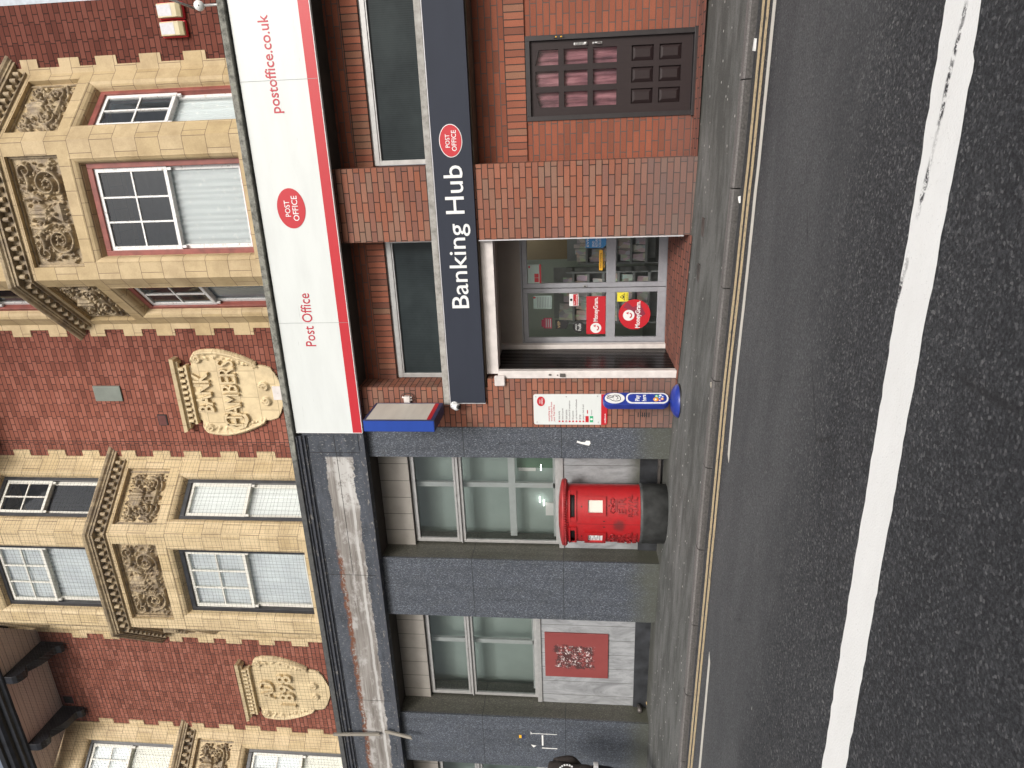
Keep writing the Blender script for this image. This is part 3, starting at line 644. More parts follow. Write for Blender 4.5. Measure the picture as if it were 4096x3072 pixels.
# carved relief panels, modelled as one height field each
def relief_field(w, h, nx, nz, seed=1):
    xs_ = np.linspace(-w/2, w/2, nx); zs_ = np.linspace(-h/2, h/2, nz); X, Z = np.meshgrid(xs_, zs_); Xa = np.abs(X); Hf = np.zeros_like(X)
    def stroke(pts, r0, r1, hgt):
        nonlocal Hf
        n = len(pts)
        for i, (px, pz) in enumerate(pts):
            r = r0+(r1-r0)*i/(n-1); d2 = ((Xa-px)**2+(Z-pz)**2)/(r*r); Hf = np.maximum(Hf, hgt*np.sqrt(np.clip(1-d2, 0, 1)))
    def spiral(cx, cz, r, turns, a0, dirn, rs=.022, hg=.05):
        n = 90; pts = []
        for i in range(n): t = i/(n-1); a = a0+dirn*turns*2*math.pi*t; rr = r*(1-.82*t); pts.append((cx+rr*math.cos(a), cz+rr*math.sin(a)))
        stroke(pts, rs, rs*.55, hg)
    def leaf(cx, cz, L, a, r, hg):
        pts = [(cx+L*t*math.cos(a+.6*t), cz+L*t*math.sin(a+.6*t)) for t in np.linspace(0, 1, 14)]; n = len(pts)
        nonlocal Hf
        for i, (px, pz) in enumerate(pts):
            t = i/(n-1); rr = r*math.sin(math.pi*(.12+.86*t))+.004; d2 = ((Xa-px)**2+(Z-pz)**2)/(rr*rr); Hf = np.maximum(Hf, hg*(1-.3*t)*np.sqrt(np.clip(1-d2, 0, 1)))
    sx, sz = w/1.36, h/.68
    spiral(.36*sx, -.10*sz, .19*sx, 1.6, -2.2, 1, .026, .06)
    spiral(.53*sx, .17*sz, .10*sx, 1.3, 2.6, -1, .020, .05)
    leaf(.16*sx, .02, .30*sx, 1.0, .035, .055); leaf(.10*sx, .06, .36*sx, .35, .03, .05); leaf(.30*sx, .18*sz, .26*sx, -.4, .032, .06)
    leaf(.20*sx, -.27*sz, .34*sx, -.25, .026, .045); leaf(.58*sx, -.02, .22*sx, -2.2, .028, .05); leaf(.52*sx, -.12, .2*sx, -1.0, .026, .05)
    for k in range(7):
        a = k*2*math.pi/7; d2 = ((Xa-.36*sx-.045*math.cos(a))**2+(Z+.10*sz-.045*math.sin(a))**2)/(.026**2); Hf = np.maximum(Hf, .065*np.sqrt(np.clip(1-d2, 0, 1)))
    rr = np.random.RandomState(seed)
    for k in range(120):
        px, pz = rr.uniform(.02, .64)*sx, rr.uniform(-.29, .29)*sz; r = rr.uniform(.012, .03); d2 = ((Xa-px)**2+(Z-pz)**2*rr.uniform(.6, 1.5))/(r*r); Hf = np.maximum(Hf, rr.uniform(.022, .05)*np.sqrt(np.clip(1-d2, 0, 1)))
    # the urn in the middle
    rad = .13*np.sqrt(np.clip(1-((Z-.10*sz)/(.13*sz))**2, 0, 1)); urn = np.where(X**2 < rad**2, .085*np.sqrt(np.clip(1-X**2/np.maximum(rad**2, 1e-6), 0, 1)), 0)
    urn = urn*(1-.16*np.abs(np.sin(X*60))); Hf = np.maximum(Hf, urn)
    foot = (np.abs(X) < .03+.10*np.clip((-.02-Z)/.2, 0, 1)) & (Z < 0) & (Z > -.22*sz); Hf = np.where(foot, np.maximum(Hf, .05), Hf)
    for k in range(9):
        px, pz = rr.uniform(-.16, .16), rr.uniform(-.16, .0)*sz; d2 = ((X-px)**2+(Z-pz)**2)/(.035**2); Hf = np.maximum(Hf, .085*np.sqrt(np.clip(1-d2, 0, 1)))
    Hf = Hf*1.45; edge = np.clip(np.minimum(w/2-np.abs(X), h/2-np.abs(Z))/.02, 0, 1); Hf = Hf*edge+.004*rr.rand(*Hf.shape)
    return xs_, zs_, Hf
def relief_mb(w, h, nx, nz, seed):
    xs_, zs_, Hf = relief_field(w, h, nx, nz, seed); mb = MB(); mb.smooth = True
    for j in range(nz):
        for i in range(nx): mb.v.append((xs_[i], -float(Hf[j, i]), zs_[j]))
    for j in range(nz-1):
        for i in range(nx-1): a = j*nx+i; mb.face((a, a+1, a+nx+1, a+nx))
    mb.smooth = False; return mb
def place(o, T, z): p, a = facing(T); o.location = Vector((p.x, p.y, z))-world_off(o.parent); o.rotation_euler.z = a
REL = {}
def panel(T, w, wide):
    key = 'w' if wide else 'n'
    if key not in REL:
        mb = relief_mb(w-.06, .66, 170 if wide else 120, 84, 5 if wide else 9)
        for a, b, c_, d in ((-w/2, w/2, .345, .375), (-w/2, w/2, -.375, -.345), (-w/2, -w/2+.03, -.345, .345), (w/2-.03, w/2, -.345, .345)): mb.box(a, b, -.035, .03, c_, d)
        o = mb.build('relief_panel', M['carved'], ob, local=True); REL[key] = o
    else:
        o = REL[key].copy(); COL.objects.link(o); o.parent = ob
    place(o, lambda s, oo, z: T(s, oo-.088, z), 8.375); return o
# windows: local x along the face, y inwards from the stone face, z up from 0
WIN = {}
def curtain_mb(w, z0, z1, y, amp=.016, folds=11):
    mb = MB(); mb.smooth = True; n = 60
    for i in range(n+1):
        x = -w/2+w*i/n; a = amp*math.sin(folds*2*math.pi*i/n+1.3*math.sin(i*.31)); mb.v += [(x, y+a, z0), (x, y+a*.6, (z0+z1)/2), (x, y+a*.4, z1)]
    for i in range(n): 
        for j in (0, 1): b = i*3+j; mb.face((b, b+3, b+4, b+1))
    return mb
def sash_window(T, z0, w, h, zm, frame, sashm, cols, rows, lowcur, upcur=None, pane='glass', low=(1, 1)):
    key = (w, h, zm, frame, sashm, cols, rows, lowcur, upcur, pane, low)
    if key in WIN:
        src = WIN[key]; o = src.copy(); COL.objects.link(o); o.parent = ob
        for ch in src.children: c2 = ch.copy(); COL.objects.link(c2); c2.parent = o
        place(o, T, z0); return o
    hw = w/2; mb = MB(); f = .075
    mb.box(-hw, -hw+f, .10, .26, 0, h); mb.box(hw-f, hw, .10, .26, 0, h); mb.box(-hw+f, hw-f, .10, .26, h-f, h); mb.box(-hw+f, hw-f, .085, .26, 0, .05)
    o = mb.build('window', M[frame], ob, local=True, bevel=.006); WIN[key] = o
    a, b = -hw+f, hw-f; s = .05
    def sash(za, zb, y, c_, r_, top):
        mb = MB(); bt = .045 if top else .06; tp = .045
        mb.box(a, a+s, y, y+.04, za, zb); mb.box(b-s, b, y, y+.04, za, zb); mb.box(a+s, b-s, y, y+.04, za, za+bt); mb.box(a+s, b-s, y, y+.04, zb-tp, zb)
        for i in range(1, c_): x = a+s+(b-a-2*s)*i/c_; mb.box(x-.011, x+.011, y+.003, y+.037, za+bt, zb-tp)
        for i in range(1, r_): z_ = za+bt+(zb-za-bt-tp)*i/r_; mb.box(a+s, b-s, y+.006, y+.034, z_-.011, z_+.011)
        if top:      # horns under the meeting rail
            for x in (a+.012, b-.047): mb.box(x, x+.035, y+.004, y+.036, za-.055, za)
        return mb
    sash(zm-.02, h-f, .125, cols, rows, True).build('sash', M[sashm], o, local=True)
    sash(.05, zm+.03, .175, low[0], low[1], False).build('sash', M[sashm], o, local=True)
    mb = MB(); mb.add([(a+s, .145, zm), (b-s, .145, zm), (b-s, .145, h-f-.03), (a+s, .145, h-f-.03)], [(0, 1, 2, 3)]); mb.add([(a+s, .195, .09), (b-s, .195, .09), (b-s, .195, zm), (a+s, .195, zm)], [(0, 1, 2, 3)])
    mb.build('pane', M[pane], o, local=True)
    if lowcur: curtain_mb(w-.12, .06, zm+.0, .235, *( (.012, 4) if 'blind' in lowcur else (.030, 13))).build('curtain', M[lowcur], o, local=True)
    if upcur: curtain_mb(w-.20, zm+.03, h-.10, .180, .006, 5).build('curtain', M[upcur], o, local=True)
    place(o, T, z0); return o
for c, col in BAYS:
    mb = stone_bay(c); fT, cR, cL = fr_front(c), fr_cant(c, 1), fr_cant(c, -1)
    for z0, z1 in ((5.66, 7.89), (9.19, 11.05)): reveal_roll(mb, fT, 1.32, z0, z1); reveal_roll(mb, cR, .80, z0, z1); reveal_roll(mb, cL, .80, z0, z1)
    # drip mouldings over panel and under cornice
    pth = [(c-1.78, .783), (c-1.70, .783), (c-AH, FY), (c+AH, FY), (c+1.70, .783), (c+1.78, .783)]
    mb.build('stone_bay', M['stone'], ob)
    pc = [(c-1.93, .80), (c-1.70, .80), (c-AH, FY), (c+AH, FY), (c+1.70, .80), (c+1.93, .80)]
    pc = [(c-1.90, .60+.0), (c-1.60, .60)] and [(c-1.715, .798), (c-AH, FY), (c+AH, FY), (c+1.715, .798)]
    mb = MB(); prof = [(0, 8.80), (.03, 8.81), (.03, 8.83), (.015, 8.835), (.015, 8.935), (.105, 8.94), (.11, 8.97), (.125, 8.975), (.13, 8.995), (.155, 9.015), (.165, 9.045), (.165, 9.055), (0, 9.12)]
    ext = [(c-1.715-.16, .798+.16)]+pc+[(c+1.715+.16, .798+.16)]
    mb.sweep_path(ext, prof)
    for seg in range(3):     # the row of rounded dentils
        a, b = Vector(pc[seg]), Vector(pc[seg+1]); L_ = (b-a).length; t = (b-a)/L_; nrm = Vector((t.y, -t.x)); k = int(L_/.118); 
        for i in range(k):
            u = (i+.5)*L_/k; p = a+t*u; pts = []
            for an in range(0, 7):
                aa = math.pi*an/6; pts.append(p+t*(-.033*math.cos(aa))+nrm*(.015+.035+.035*math.sin(aa)))
            pts = [p-t*.033+nrm*.01]+pts+[p+t*.033+nrm*.01]
            o_ = mb.smooth; mb.prism([(v.x, v.y) for v in pts], 8.848, 8.934)
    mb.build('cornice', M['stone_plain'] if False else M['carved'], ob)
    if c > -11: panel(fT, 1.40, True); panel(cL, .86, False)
    else: pass
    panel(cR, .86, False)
    fm = 'frame_red' if col == 'red' else 'frame_black'; sm = 'sash_white' if col == 'red' else 'sash_clean'
    first = dict(z0=5.66, h=2.08, zm=1.05); second = dict(z0=9.19, h=1.75, zm=.90)
    if col == 'red':
        sash_window(fT, w=1.18, frame=fm, sashm=sm, cols=3, rows=2, lowcur='lace', pane='glass_dusty', **first)
        for T in (cR, cL): sash_window(T, w=.68, frame=fm, sashm=sm, cols=2, rows=2, lowcur='lace', **first)
        sash_window(fT, w=1.18, frame=fm, sashm=sm, cols=3, rows=2, lowcur=None, **second)
        for T in (cR, cL): sash_window(T, w=.68, frame=fm, sashm=sm, cols=2, rows=2, lowcur=None, **second)
    else:
        sash_window(fT, w=1.18, frame=fm, sashm=sm, cols=3, rows=2, lowcur='net_curtain', upcur='net_curtain', pane='glass_dusty', **first)
        third = c < -11
        if third: sash_window(cR, w=.68, frame=fm, sashm=sm, cols=2, rows=2, lowcur='blind_cream', upcur='net_curtain', **first)
        else: sash_window(cR, w=.68, frame=fm, sashm=sm, cols=1, rows=1, lowcur='blind', upcur='blind', **first)
        sash_window(cL, w=.68, frame=fm, sashm=sm, cols=1, rows=1, lowcur='blind', upcur='blind', **first)
        sash_window(fT, w=1.18, frame=fm, sashm=sm, cols=3, rows=2, lowcur='net_curtain', upcur='net_curtain', pane='glass_dusty', **second)
        for T in (cR, cL): sash_window(T, w=.68, frame=fm, sashm=sm, cols=2, rows=2, lowcur='blind_cream' if third else None, upcur='net_curtain' if third else None, pane='glass' if third else 'glass_dusty', **second)
spans = [(-19, -12.06-1.78), (-12.06+1.78, -6.38-1.78), (-6.38+1.78, -.71-1.78), (-.71+1.78, 1.81)]
for a, b in spans: mb = MB(); mb.box(a, b, .80, 1.05, 5.2, 11.9); mb.build('brick_wall', M['brick_old'], ob)
mb = MB(); mb.box(1.56, 1.81, 1.06, 6.0, .2, 11.9); mb.build('side_wall', M['brick_old'], ob)
mb = MB(); mb.box(-19, 1.55, 3.0, 3.1, 5.0, 11.6); mb.box(-19, 1.55, 1.06, 3.0, 8.86, 8.98); mb.box(-19, 1.55, 1.06, 3.0, 11.5, 11.6); mb.box(-19, 1.55, 1.06, 3.0, 5.3, 5.4)
mb.build('room_wall', M['room'], ob)
# eaves between the bays, with carved timber brackets
for a, b in ((-10.28, -8.16), (-4.60, -2.49), (1.07, 1.95)): mb = MB(); mb.prism([(a-.84, -.10), (b+.84, -.10), (b+.02, .799), (a-.02, .799)], 11.42, 11.47); mb.build('eaves_soffit', M['soffit_pink'], ob)
prof = [(.0, 11.38), (.03, 11.40), (.05, 11.45), (.09, 11.46), (.10, 11.53), (.15, 11.54), (.19, 11.58), (.20, 11.66), (.24, 11.67), (.26, 11.74), (.0, 11.78)]
for a, b in ((-10.28, -8.16), (-4.60, -2.49), (1.07, 1.95)): mb = MB(); mb.sweep_path([(a-.86, -.10), (b+.86, -.10)], prof); mb.build('gutter', M['gutter'], ob)
for x in (-9.98, -8.46, -4.35, -2.75):
    mb = MB()
    prof = [(.795, 11.415), (.795, 10.98), (.74, 10.93), (.68, 10.95), (.66, 11.03), (.62, 11.05)]+[(.62-.42*t, 11.05+.17*t-.05*math.sin(math.pi*t)) for t in (.2, .4, .6, .8, 1.)]+[(.14, 11.17), (.10, 11.14), (.02, 11.15), (-.06, 11.19), (-.09, 11.25), (-.095, 11.415)]
    mb.prism_x(prof, x-.075, x+.075); mb.build('eaves_bracket', M['gutter'], ob, bevel=.008)
mb = MB(); mb.box(-19, 1.9, .0, 3.2, 11.96, 12.1); mb.build('roof', M['gutter'], ob)
# small things in the brickwork
mb = MB(); mb.box(-4.05, -3.87, .788, .83, 7.95, 8.10); mb.mat(1)
for i in range(9): mb.box(-4.035+i*.0172, -4.035+i*.0172+.008, .782, .80, 7.965, 8.085)
mb.build('vent_grille', [M['black'], M['vent_red']], ob)
mb = MB(); mb.box(-9.83, -9.66, .788, .82, 11.14, 11.34); mb.mat(1)
for a, b, c_, d in ((-9.85, -9.64, 11.34, 11.36), (-9.85, -9.64, 11.12, 11.14), (-9.85, -9.83, 11.14, 11.34), (-9.66, -9.64, 11.14, 11.34)): mb.box(a, b, .78, .82, c_, d)
mb.build('vent_grille', [M['black'], M['vent_red']], ob)
mb = MB(); mb.box(-3.64, -3.39, .775, .80, 8.60, 9.05, .004)
for x in (-3.62, -3.515, -3.41):
    for z in (8.62, 9.03): mb.sphere((x, .774, z), .006, .004, .006, 8, 4)
mb.build('cover_plate', M['grey_plate'], ob)
# carved name plaques
def plaque(cx, zc, zt, half, lines, corn, name='stone_plaque'):
    nx, nz = 120, 110; w, h = 2*half+.02, zt-zc+.01; xs_ = np.linspace(-w/2, w/2, nx); zs_ = np.linspace(0, h, nz); X, Z = np.meshgrid(xs_, zs_); Xa = np.abs(X)
    t = Z/h                                                        # outline half-width by height
    out = np.interp(t, [0, .01, .03, .06, .10, .16, .235, .24, .29, .39, .47, .57, .66, .75, .83, .90, .93, .945, .95, 1.0], [.16, .20, .32, .46, .58, .62, .64, .70, .76, .85, .91, .97, 1.0, 1.0, .985, .94, .86, .76, .63, .63])*half
    inside = Xa < out; d = out-Xa; Hf = .035+.0*X
    Hf = Hf+.045*np.exp(-((d-.045)/.030)**2)*(t < .94)*(t > .235)-.02*(d < .02)
    def spi(cx_, cz_, r, a0, dr):
        nonlocal Hf
        for i in range(80):
            q_ = i/79; a = a0+dr*q_*9.5; rr = r*(1-.8*q_); px, pz = cx_+rr*math.cos(a), cz_+rr*math.sin(a); d2 = ((Xa-px)**2+(Z-pz)**2)/(.020**2); Hf = np.maximum(Hf, .035+.05*np.sqrt(np.clip(1-d2, 0, 1)))
    spi(.80*half, h*.865, .075, 0, 1); spi(.16*half, h*.19, .07, 1.5, -1)
    rr = np.random.RandomState(3)
    for k in range(44):
        tt = rr.uniform(.26, .86); o_ = np.interp(tt, [.24, .29, .39, .47, .57, .66, .83], [.70, .76, .85, .91, .97, 1.0, .985])*half-rr.uniform(.05, .15); pz = tt*h; r = rr.uniform(.014, .03)
        d2 = ((Xa-o_)**2+(Z-pz)**2)/(r*r); Hf = np.maximum(Hf, .035+rr.uniform(.02, .04)*np.sqrt(np.clip(1-d2, 0, 1)))
    mb = MB(); idx = {}
    for j in range(nz):
        for i in range(nx):
            if inside[j, i] or (i > 0 and inside[j, i-1]) or (i < nx-1 and inside[j, i+1]) or (j > 0 and inside[j-1, i]):
                xx = math.copysign(min(abs(xs_[i]), float(out[j, i])), xs_[i]); idx[(j, i)] = len(mb.v); mb.v.append((cx+xx, .80-(float(Hf[j, i]) if inside[j, i] else 0.0), zc+zs_[j]))
    mb.smooth = True
    for j in range(nz-1):
        for i in range(nx-1):
            ks = [(j, i), (j, i+1), (j+1, i+1), (j+1, i)]
            if all(k in idx for k in ks): mb.face([idx[k] for k in ks])
    mb.smooth = False
    for s, x0, x1, z0, z1, bold in lines: add_text(mb, s, x0, x1, z0, z1, .766, bold=bold, ext=.055, res=2)
    # little cornice on dentils above
    a, b = corn; z = zt
    mb.box(a+.11, b-.11, .70, .80, z-.02, z+.02)
    k = int((b-a-.24)/.085)
    for i in range(k): x = a+.12+(b-a-.24)*(i+.5)/k; mb.prism([(x-.026, .80)]+[(x-.026*math.cos(math.pi*q_/5), .70-.03*math.sin(math.pi*q_/5)) for q_ in range(6)]+[(x+.026, .80)], z+.02, z+.10)
    mb.sweep_path([(a+.09, .80), (a+.09, .74), (b-.09, .74), (b-.09, .80)], [(0, z+.10), (.04, z+.105), (.05, z+.13), (.085, z+.14), (.10, z+.19), (0, z+.21)])
    return mb.build(name, M['plaque'], ob)
plaque(-3.51, 5.98, 7.42, .705, [('BANK', -3.80, -3.16, 7.10, 7.35, .020), ('C', -4.085, -3.83, 6.575, 6.985, 0), ('HAMBERS', -4.015, -2.97, 6.66, 6.93, 0)], (-4.10, -2.93))
plaque(-9.23, 6.03, 7.46, .72, [('AD', -9.44, -9.03, 7.06, 7.33, .012), ('1898', -9.61, -8.87, 6.69, 6.98, .014)], (-9.90, -8.62))
mb = MB(); mb.box(-3.61, -3.39, .745, .79, 5.99, 6.14, .006); mb.sphere((-3.5, .745, 6.06), .008, .006, .008, 8, 4); mb.build('stone_block', M['white_wood'], ob)

nb = thing('neighbouring_building', (4.5, 1.0, .3), 'pale blue grey rendered wall of the next building at the right end', 'building')
mb = MB(); mb.box(1.83, 9, .92, 6, .2, 13.5); mb.build('rendered_wall', M['render_wall'], nb)
mb = MB(); mb.box(1.83, 9, .80, 6.1, 13.5, 13.7); mb.build('parapet', M['concrete'], nb)
for x in (3.6, 6.2):
    for z in (6.4, 9.4):
        mb = MB(); mb.box(x, x+.06, .89, .95, z, z+1.7); mb.box(x+1.04, x+1.1, .89, .95, z, z+1.7); mb.box(x+.06, x+1.04, .89, .95, z, z+.06); mb.box(x+.06, x+1.04, .89, .95, z+1.64, z+1.7); mb.box(x+.06, x+1.04, .90, .94, z+.82, z+.87)
        w_ = mb.build('window', M['sash_clean'], nb); mb = MB(); mb.box(x+.06, x+1.04, .905, .918, z+.06, z+1.64); mb.build('pane', M['glass_ribbed'], w_)
# ------------------------------------------------------------------ ledge and fascia structure over the shops
lg = thing('shopfront_ledge', (-5.0, .2, 5.4), 'grey lichen covered ledge running above both shop fascias', 'ledge')
mb = MB(); mb.box(-16, 6, -.20, .82, 5.465, 5.545, .006); mb.build('ledge_slab', M['ledge'], lg)
mb = MB(); mb.box(-3.74, 6, -.11, .80, 4.53, 5.44); mb.box(-16, -3.76, .02, .80, 4.50, 5.44); mb.build('fascia_backing', M['soffit_dark'], lg)
# ------------------------------------------------------------------ left-hand shop in granite
gs = thing('granite_shopfront', (-7.0, .1, .4), 'empty shopfront with blue grey granite pillars and tall windows left of the post office', 'shopfront')
for a, b in ((-4.17, -3.715), (-6.865, -5.84), (-9.87, -8.83), (-12.9, -11.85)):
    mb = MB(); mb.box(a, b, -.0, .04, .1, 4.52)
    mb.mat(1).box(a+.003, b-.003, .04, .75, .1, 4.52); mb.build('granite_pillar', [M['granite'], M['granite_reveal']], gs, bevel=.004)
mb = MB(); mb.box(-16, -3.8, .36, .6, 4.06, 4.52); mb.build('tiled_band', M['tiles'], gs)
def shop_window(x0, x1, zb, name='shop_window', cross=None):
    y = .42; mb = MB()
    def fr(a, b, c_, d, t=.045, yy=y, dp=.05): mb.box(a, a+t, yy, yy+dp, c_, d); mb.box(b-t, b, yy, yy+dp, c_, d); mb.box(a+t, b-t, yy, yy+dp, c_, c_+t); mb.box(a+t, b-t, yy, yy+dp, d-t, d)
    fr(x0, x1, 3.345, 4.05, .03); fr(x0+.032, x1-.032, 3.375, 4.02, .035, y-.012, .04); fr(x0, x1, zb, 3.325, .045)
    mb.box(x0, x1, y-.03, y+.06, 3.326, 3.344); mb.box(x0-.02, x1+.02, y-.08, y+.06, zb-.075, zb-.002)
    mb.box((x0+x1)/2-.02, (x0+x1)/2+.02, y-.025, y-.013, 3.38, 3.40)
    o = mb.build(name, M['alu'], gs, bevel=.004)
    mb = MB(); yp = y+.025
    for c_, d in ((3.38, 4.01), (zb+.04, 3.28)): mb.add([(x0+.03, yp, c_), (x1-.03, yp, c_), (x1-.03, yp, d), (x0+.03, yp, d)], [(0, 1, 2, 3)])
    mb.build('pane', M['glass_shop'], o)
    mb = MB(); xm = x0+.905 if cross else x0+.985; ys = y+.16; t = .038
    mb.box(xm-t, xm+t, ys, ys+.05, zb+.02, 4.03); mb.box(x0+.03, x1-.03, ys, ys+.05, zb+.02, zb+.085)
    if cross: mb.box(x0+.03, xm-t, ys, ys+.05, cross-.05, cross+.05); mb.box(xm+t, x1-.03, ys, ys+.05, cross-.05, cross+.05)
    mb.box(x0+.03, x1-.03, ys, ys+.05, 3.30, 3.37)
    mb.build('inner_frame', M['upvc'], o)
    mb = MB(); mb.box(x0-.3, x1+.3, y+.46, y+.50, zb-.3, 4.3); mb.mat(1).box(x0-.3, x1+.3, y+.1, y+.46, 4.2, 4.3); mb.box(x0-.3, x1+.3, y+.1, y+.46, zb-.4, zb-.1)
    if cross:
        mb.mat(2).box(x1-.62, x1-.10, y+.43, y+.455, 2.22, 2.48); mb.box(x0+.24, x0+.46, y+.42, y+.45, zb+.05, zb+.22)
        mb.mat(3).box(x1-.55, x1-.1, y+.40, y+.455, zb, 2.5)
        for k, (a_, z_) in enumerate(((-.42, 2.16), (-.48, 2.10), (.13, 2.13))): mb.mat(4).box(x0+.9+a_, x0+.9+a_+.10, y+.40, y+.41, z_, z_+.012)
    mb.build('window_interior', [M['shop_blind'], M['room'], M['blind'], M['green_dim'], M['lamp_glow']], o)
    return o
M['green_dim'] = plain('dim_green_board', (.12, .22, .15), .8, .2, 3)
shop_window(-5.815, -4.19, 1.86, cross=2.56)
shop_window(-8.80, -6.89, 2.25)
shop_window(-11.82, -9.90, 2.25)
for a, b, zt in ((-5.84, -4.17, 1.785), (-8.83, -6.865, 2.175), (-11.85, -9.87, 2.175)):
    mb = MB(); mb.box(a, b, .365, .6, .70, zt-.001); mb.build('marble_spandrel', M['marble'], gs)
    mb = MB(); mb.box(a, b, .34, .6, .2, .70); mb.build('black_plinth', M['black_plinth'], gs)
mb = MB(); mb.box(-4.75, -4.20, .28, .34, .42, .455); mb.build('metal_step', M['rust_metal'], gs)
mb = MB(); mb.lathe([(.035, 0), (.035, .001)], (0, 0)); 
mb = MB(); mb.tube([(-8.78, .33, .60), (-8.78, .20, .60)], .035, 12); mb.build('drain_pipe_end', M['rust_metal'], gs)
# torn posters and old tape marks on the granite
mb = MB(); mb.prism_y([(-3.90, 1.58), (-3.93, 1.585), (-3.955, 1.50), (-3.975, 1.42), (-3.94, 1.40), (-3.905, 1.41), (-3.90, 1.46), (-3.925, 1.475), (-3.92, 1.53)], -.003, -.0005)
mb.build('torn_sticker', M['paper'], gs)
mb = MB()
mb.box(-9.45, -9.435, -.002, -.0003, 1.93, 2.18); mb.box(-9.39, -9.17, -.002, -.0003, 2.155, 2.18); mb.box(-9.145, -9.135, -.002, -.0003, 1.93, 2.36)
mb.prism_y([(-9.38, 2.36), (-9.44, 2.32), (-9.40, 2.27)], -.002, -.0003); mb.prism_y([(-9.10, 2.36), (-9.16, 2.36), (-9.15, 2.33)], -.002, -.0003)
mb.build('tape_marks', M['paper'], gs)
mb = MB(); mb.box(-9.25, -9.19, -.003, -.0005, 2.51, 2.55); mb.mat(1)
for i in range(3): mb.box(-9.26, -9.18, -.003, -.0005, 2.455+i*.018, 2.467+i*.018)
mb.build('small_sticker', [M['amber'], M['navy']], gs)
mb = MB(); mb.box(-19, -12.905, .003, .75, .1, 4.52); mb.build('side_wall', M['granite'], gs)
rb = MB(); rb.box(-8.27, -7.40, .338, .364, 1.11, 2.115, .004)
tag(rb.build('red_board', M['red_board'], None, loc=(-7.83, .36, 1.11)), 'faded red board with scraped paint fixed below the shop window', 'board')
# old fascia boarding over the granite shop
of = thing('weathered_fascia', (-8.0, 0, 4.5), 'long weathered dark fascia board with a bare wood strip above the granite shop', 'fascia')
mb = MB(); mb.box(-16, -4.045, -.075, .02, 4.58, 5.33); mb.box(-4.04, -3.80, -.085, .02, 4.60, 5.32); mb.build('fascia_board', M['peel'], of)
mb = MB(); mb.box(-16, -3.76, -.125, .02, 4.50, 4.578, .004); mb.box(-3.795, -3.735, -.12, .02, 4.58, 5.38, .004)
mb.sweep_path([(-16, -.02), (-3.797, -.02)], [(0, 5.33), (.06, 5.335), (.06, 5.35), (.085, 5.355), (.09, 5.385), (.12, 5.395), (.125, 5.43), (.15, 5.44), (.15, 5.462), (0, 5.463)])
mb.build('fascia_frame', M['peel_frame'], of)
def batten(pts, lab):
    mb = MB(); (x0, z0, y0), (x1, z1, y1) = pts; a, b = Vector((x0, y0, z0)), Vector((x1, y1, z1)); d = (b-a).normalized(); s_ = Vector((0, 1, 0)).cross(d).normalized()*.024; t_ = Vector((0, .014, 0))
    P = [a-s_-t_, a+s_-t_, a+s_+t_, a-s_+t_, b-s_-t_, b+s_-t_*1.0, b+s_+t_, b-s_+t_]; P[5] += d*.03; P[6] += d*.02; P[0] -= d*.015
    mb.add(P, [(0, 1, 2, 3), (7, 6, 5, 4), (0, 4, 5, 1), (1, 5, 6, 2), (2, 6, 7, 3), (3, 7, 4, 0)])
    tag(mb.build('timber_batten', M['batten'], None, loc=(x1, y1, z1)), lab, 'batten', 'loose battens on the fascia')
batten([(-9.14, 5.59, -.22), (-9.20, 4.86, -.12)], 'upper grey timber batten nailed across the weathered fascia')
batten([(-9.10, 4.74, -.145), (-9.18, 4.31, -.17)], 'lower grey timber batten hanging below the weathered fascia')
# ------------------------------------------------------------------ the post office shopfront
ps = thing('post_office_shopfront', (-1.2, .1, .2), 'modern red brick shopfront with high window strips and a recessed glazed entrance', 'shopfront')
mb = MB()
mb.box(-1.19, -.305, .0, .60, .05, 4.53); mb.build('brick_pier', M['brick_pier'], ps)
mb = MB(); mb.box(-3.705, -3.13, .0, .60, .05, 4.53); mb.box(-3.13, -3.012, .0, .60, .05, 2.76); mb.build('brick_pier', M['brick_pier'], ps)
mb = MB(); mb.box(-.305, 6, .35, .60, 4.335, 4.53); mb.box(-3.13, -1.19, .35, .60, 4.325, 4.53); mb.box(-.305, 6, .35, .60, 2.41, 3.0); mb.box(-.305, .150, .37, .60, .0, 2.165); mb.box(1.075, 6, .37, .60, .0, 2.165)
mb.box(-1.19, -.32, .60, 1.9, .1, 2.7); mb.build('brick_wall', M['brick_wall'], ps)
mb = MB(); mb.box(-.305, 6, .348, .60, 2.168, 2.409); mb.box(-.305, 6, .347, .60, 4.115, 4.334); mb.box(-3.13, -1.19, .347, .60, 4.085, 4.324); mb.build('soldier_course', M['brick_soldier'], ps)
mb = MB(); mb.box(-3.38, 6, -.012, .36, 3.285, 3.365, .005); mb.build('concrete_band', M['concrete'], ps)
mb = MB(); mb.box(-3.33, 6, .012, .347, 2.778, 3.284); mb.build('concrete_lintel', M['lintel'], ps)
def strip_window(x0, x1, zt, name='strip_window'):
    mb = MB(); y = .375; z0 = 3.366
    mb.box(x0, x1, y+.02, y+.08, zt-.02, zt+.01); mb.box(x0, x1, y, y+.06, zt-.085, zt-.022); mb.box(x0, x0+.06, y, y+.06, z0, zt-.085); mb.box(x1-.06, x1, y, y+.06, z0, zt-.085)
    mb.box(x0+.06, x1-.06, y+.01, y+.05, zt-.105, zt-.085)
    o = mb.build(name, M['alu'], ps, bevel=.004); mb = MB(); mb.box(x0+.055, x1-.055, y+.04, y+.05, z0, zt-.09); mb.build('pane', M['glass_ribbed'], o); return o
strip_window(-.295, 6, 4.115); strip_window(-3.12, -1.20, 4.085)
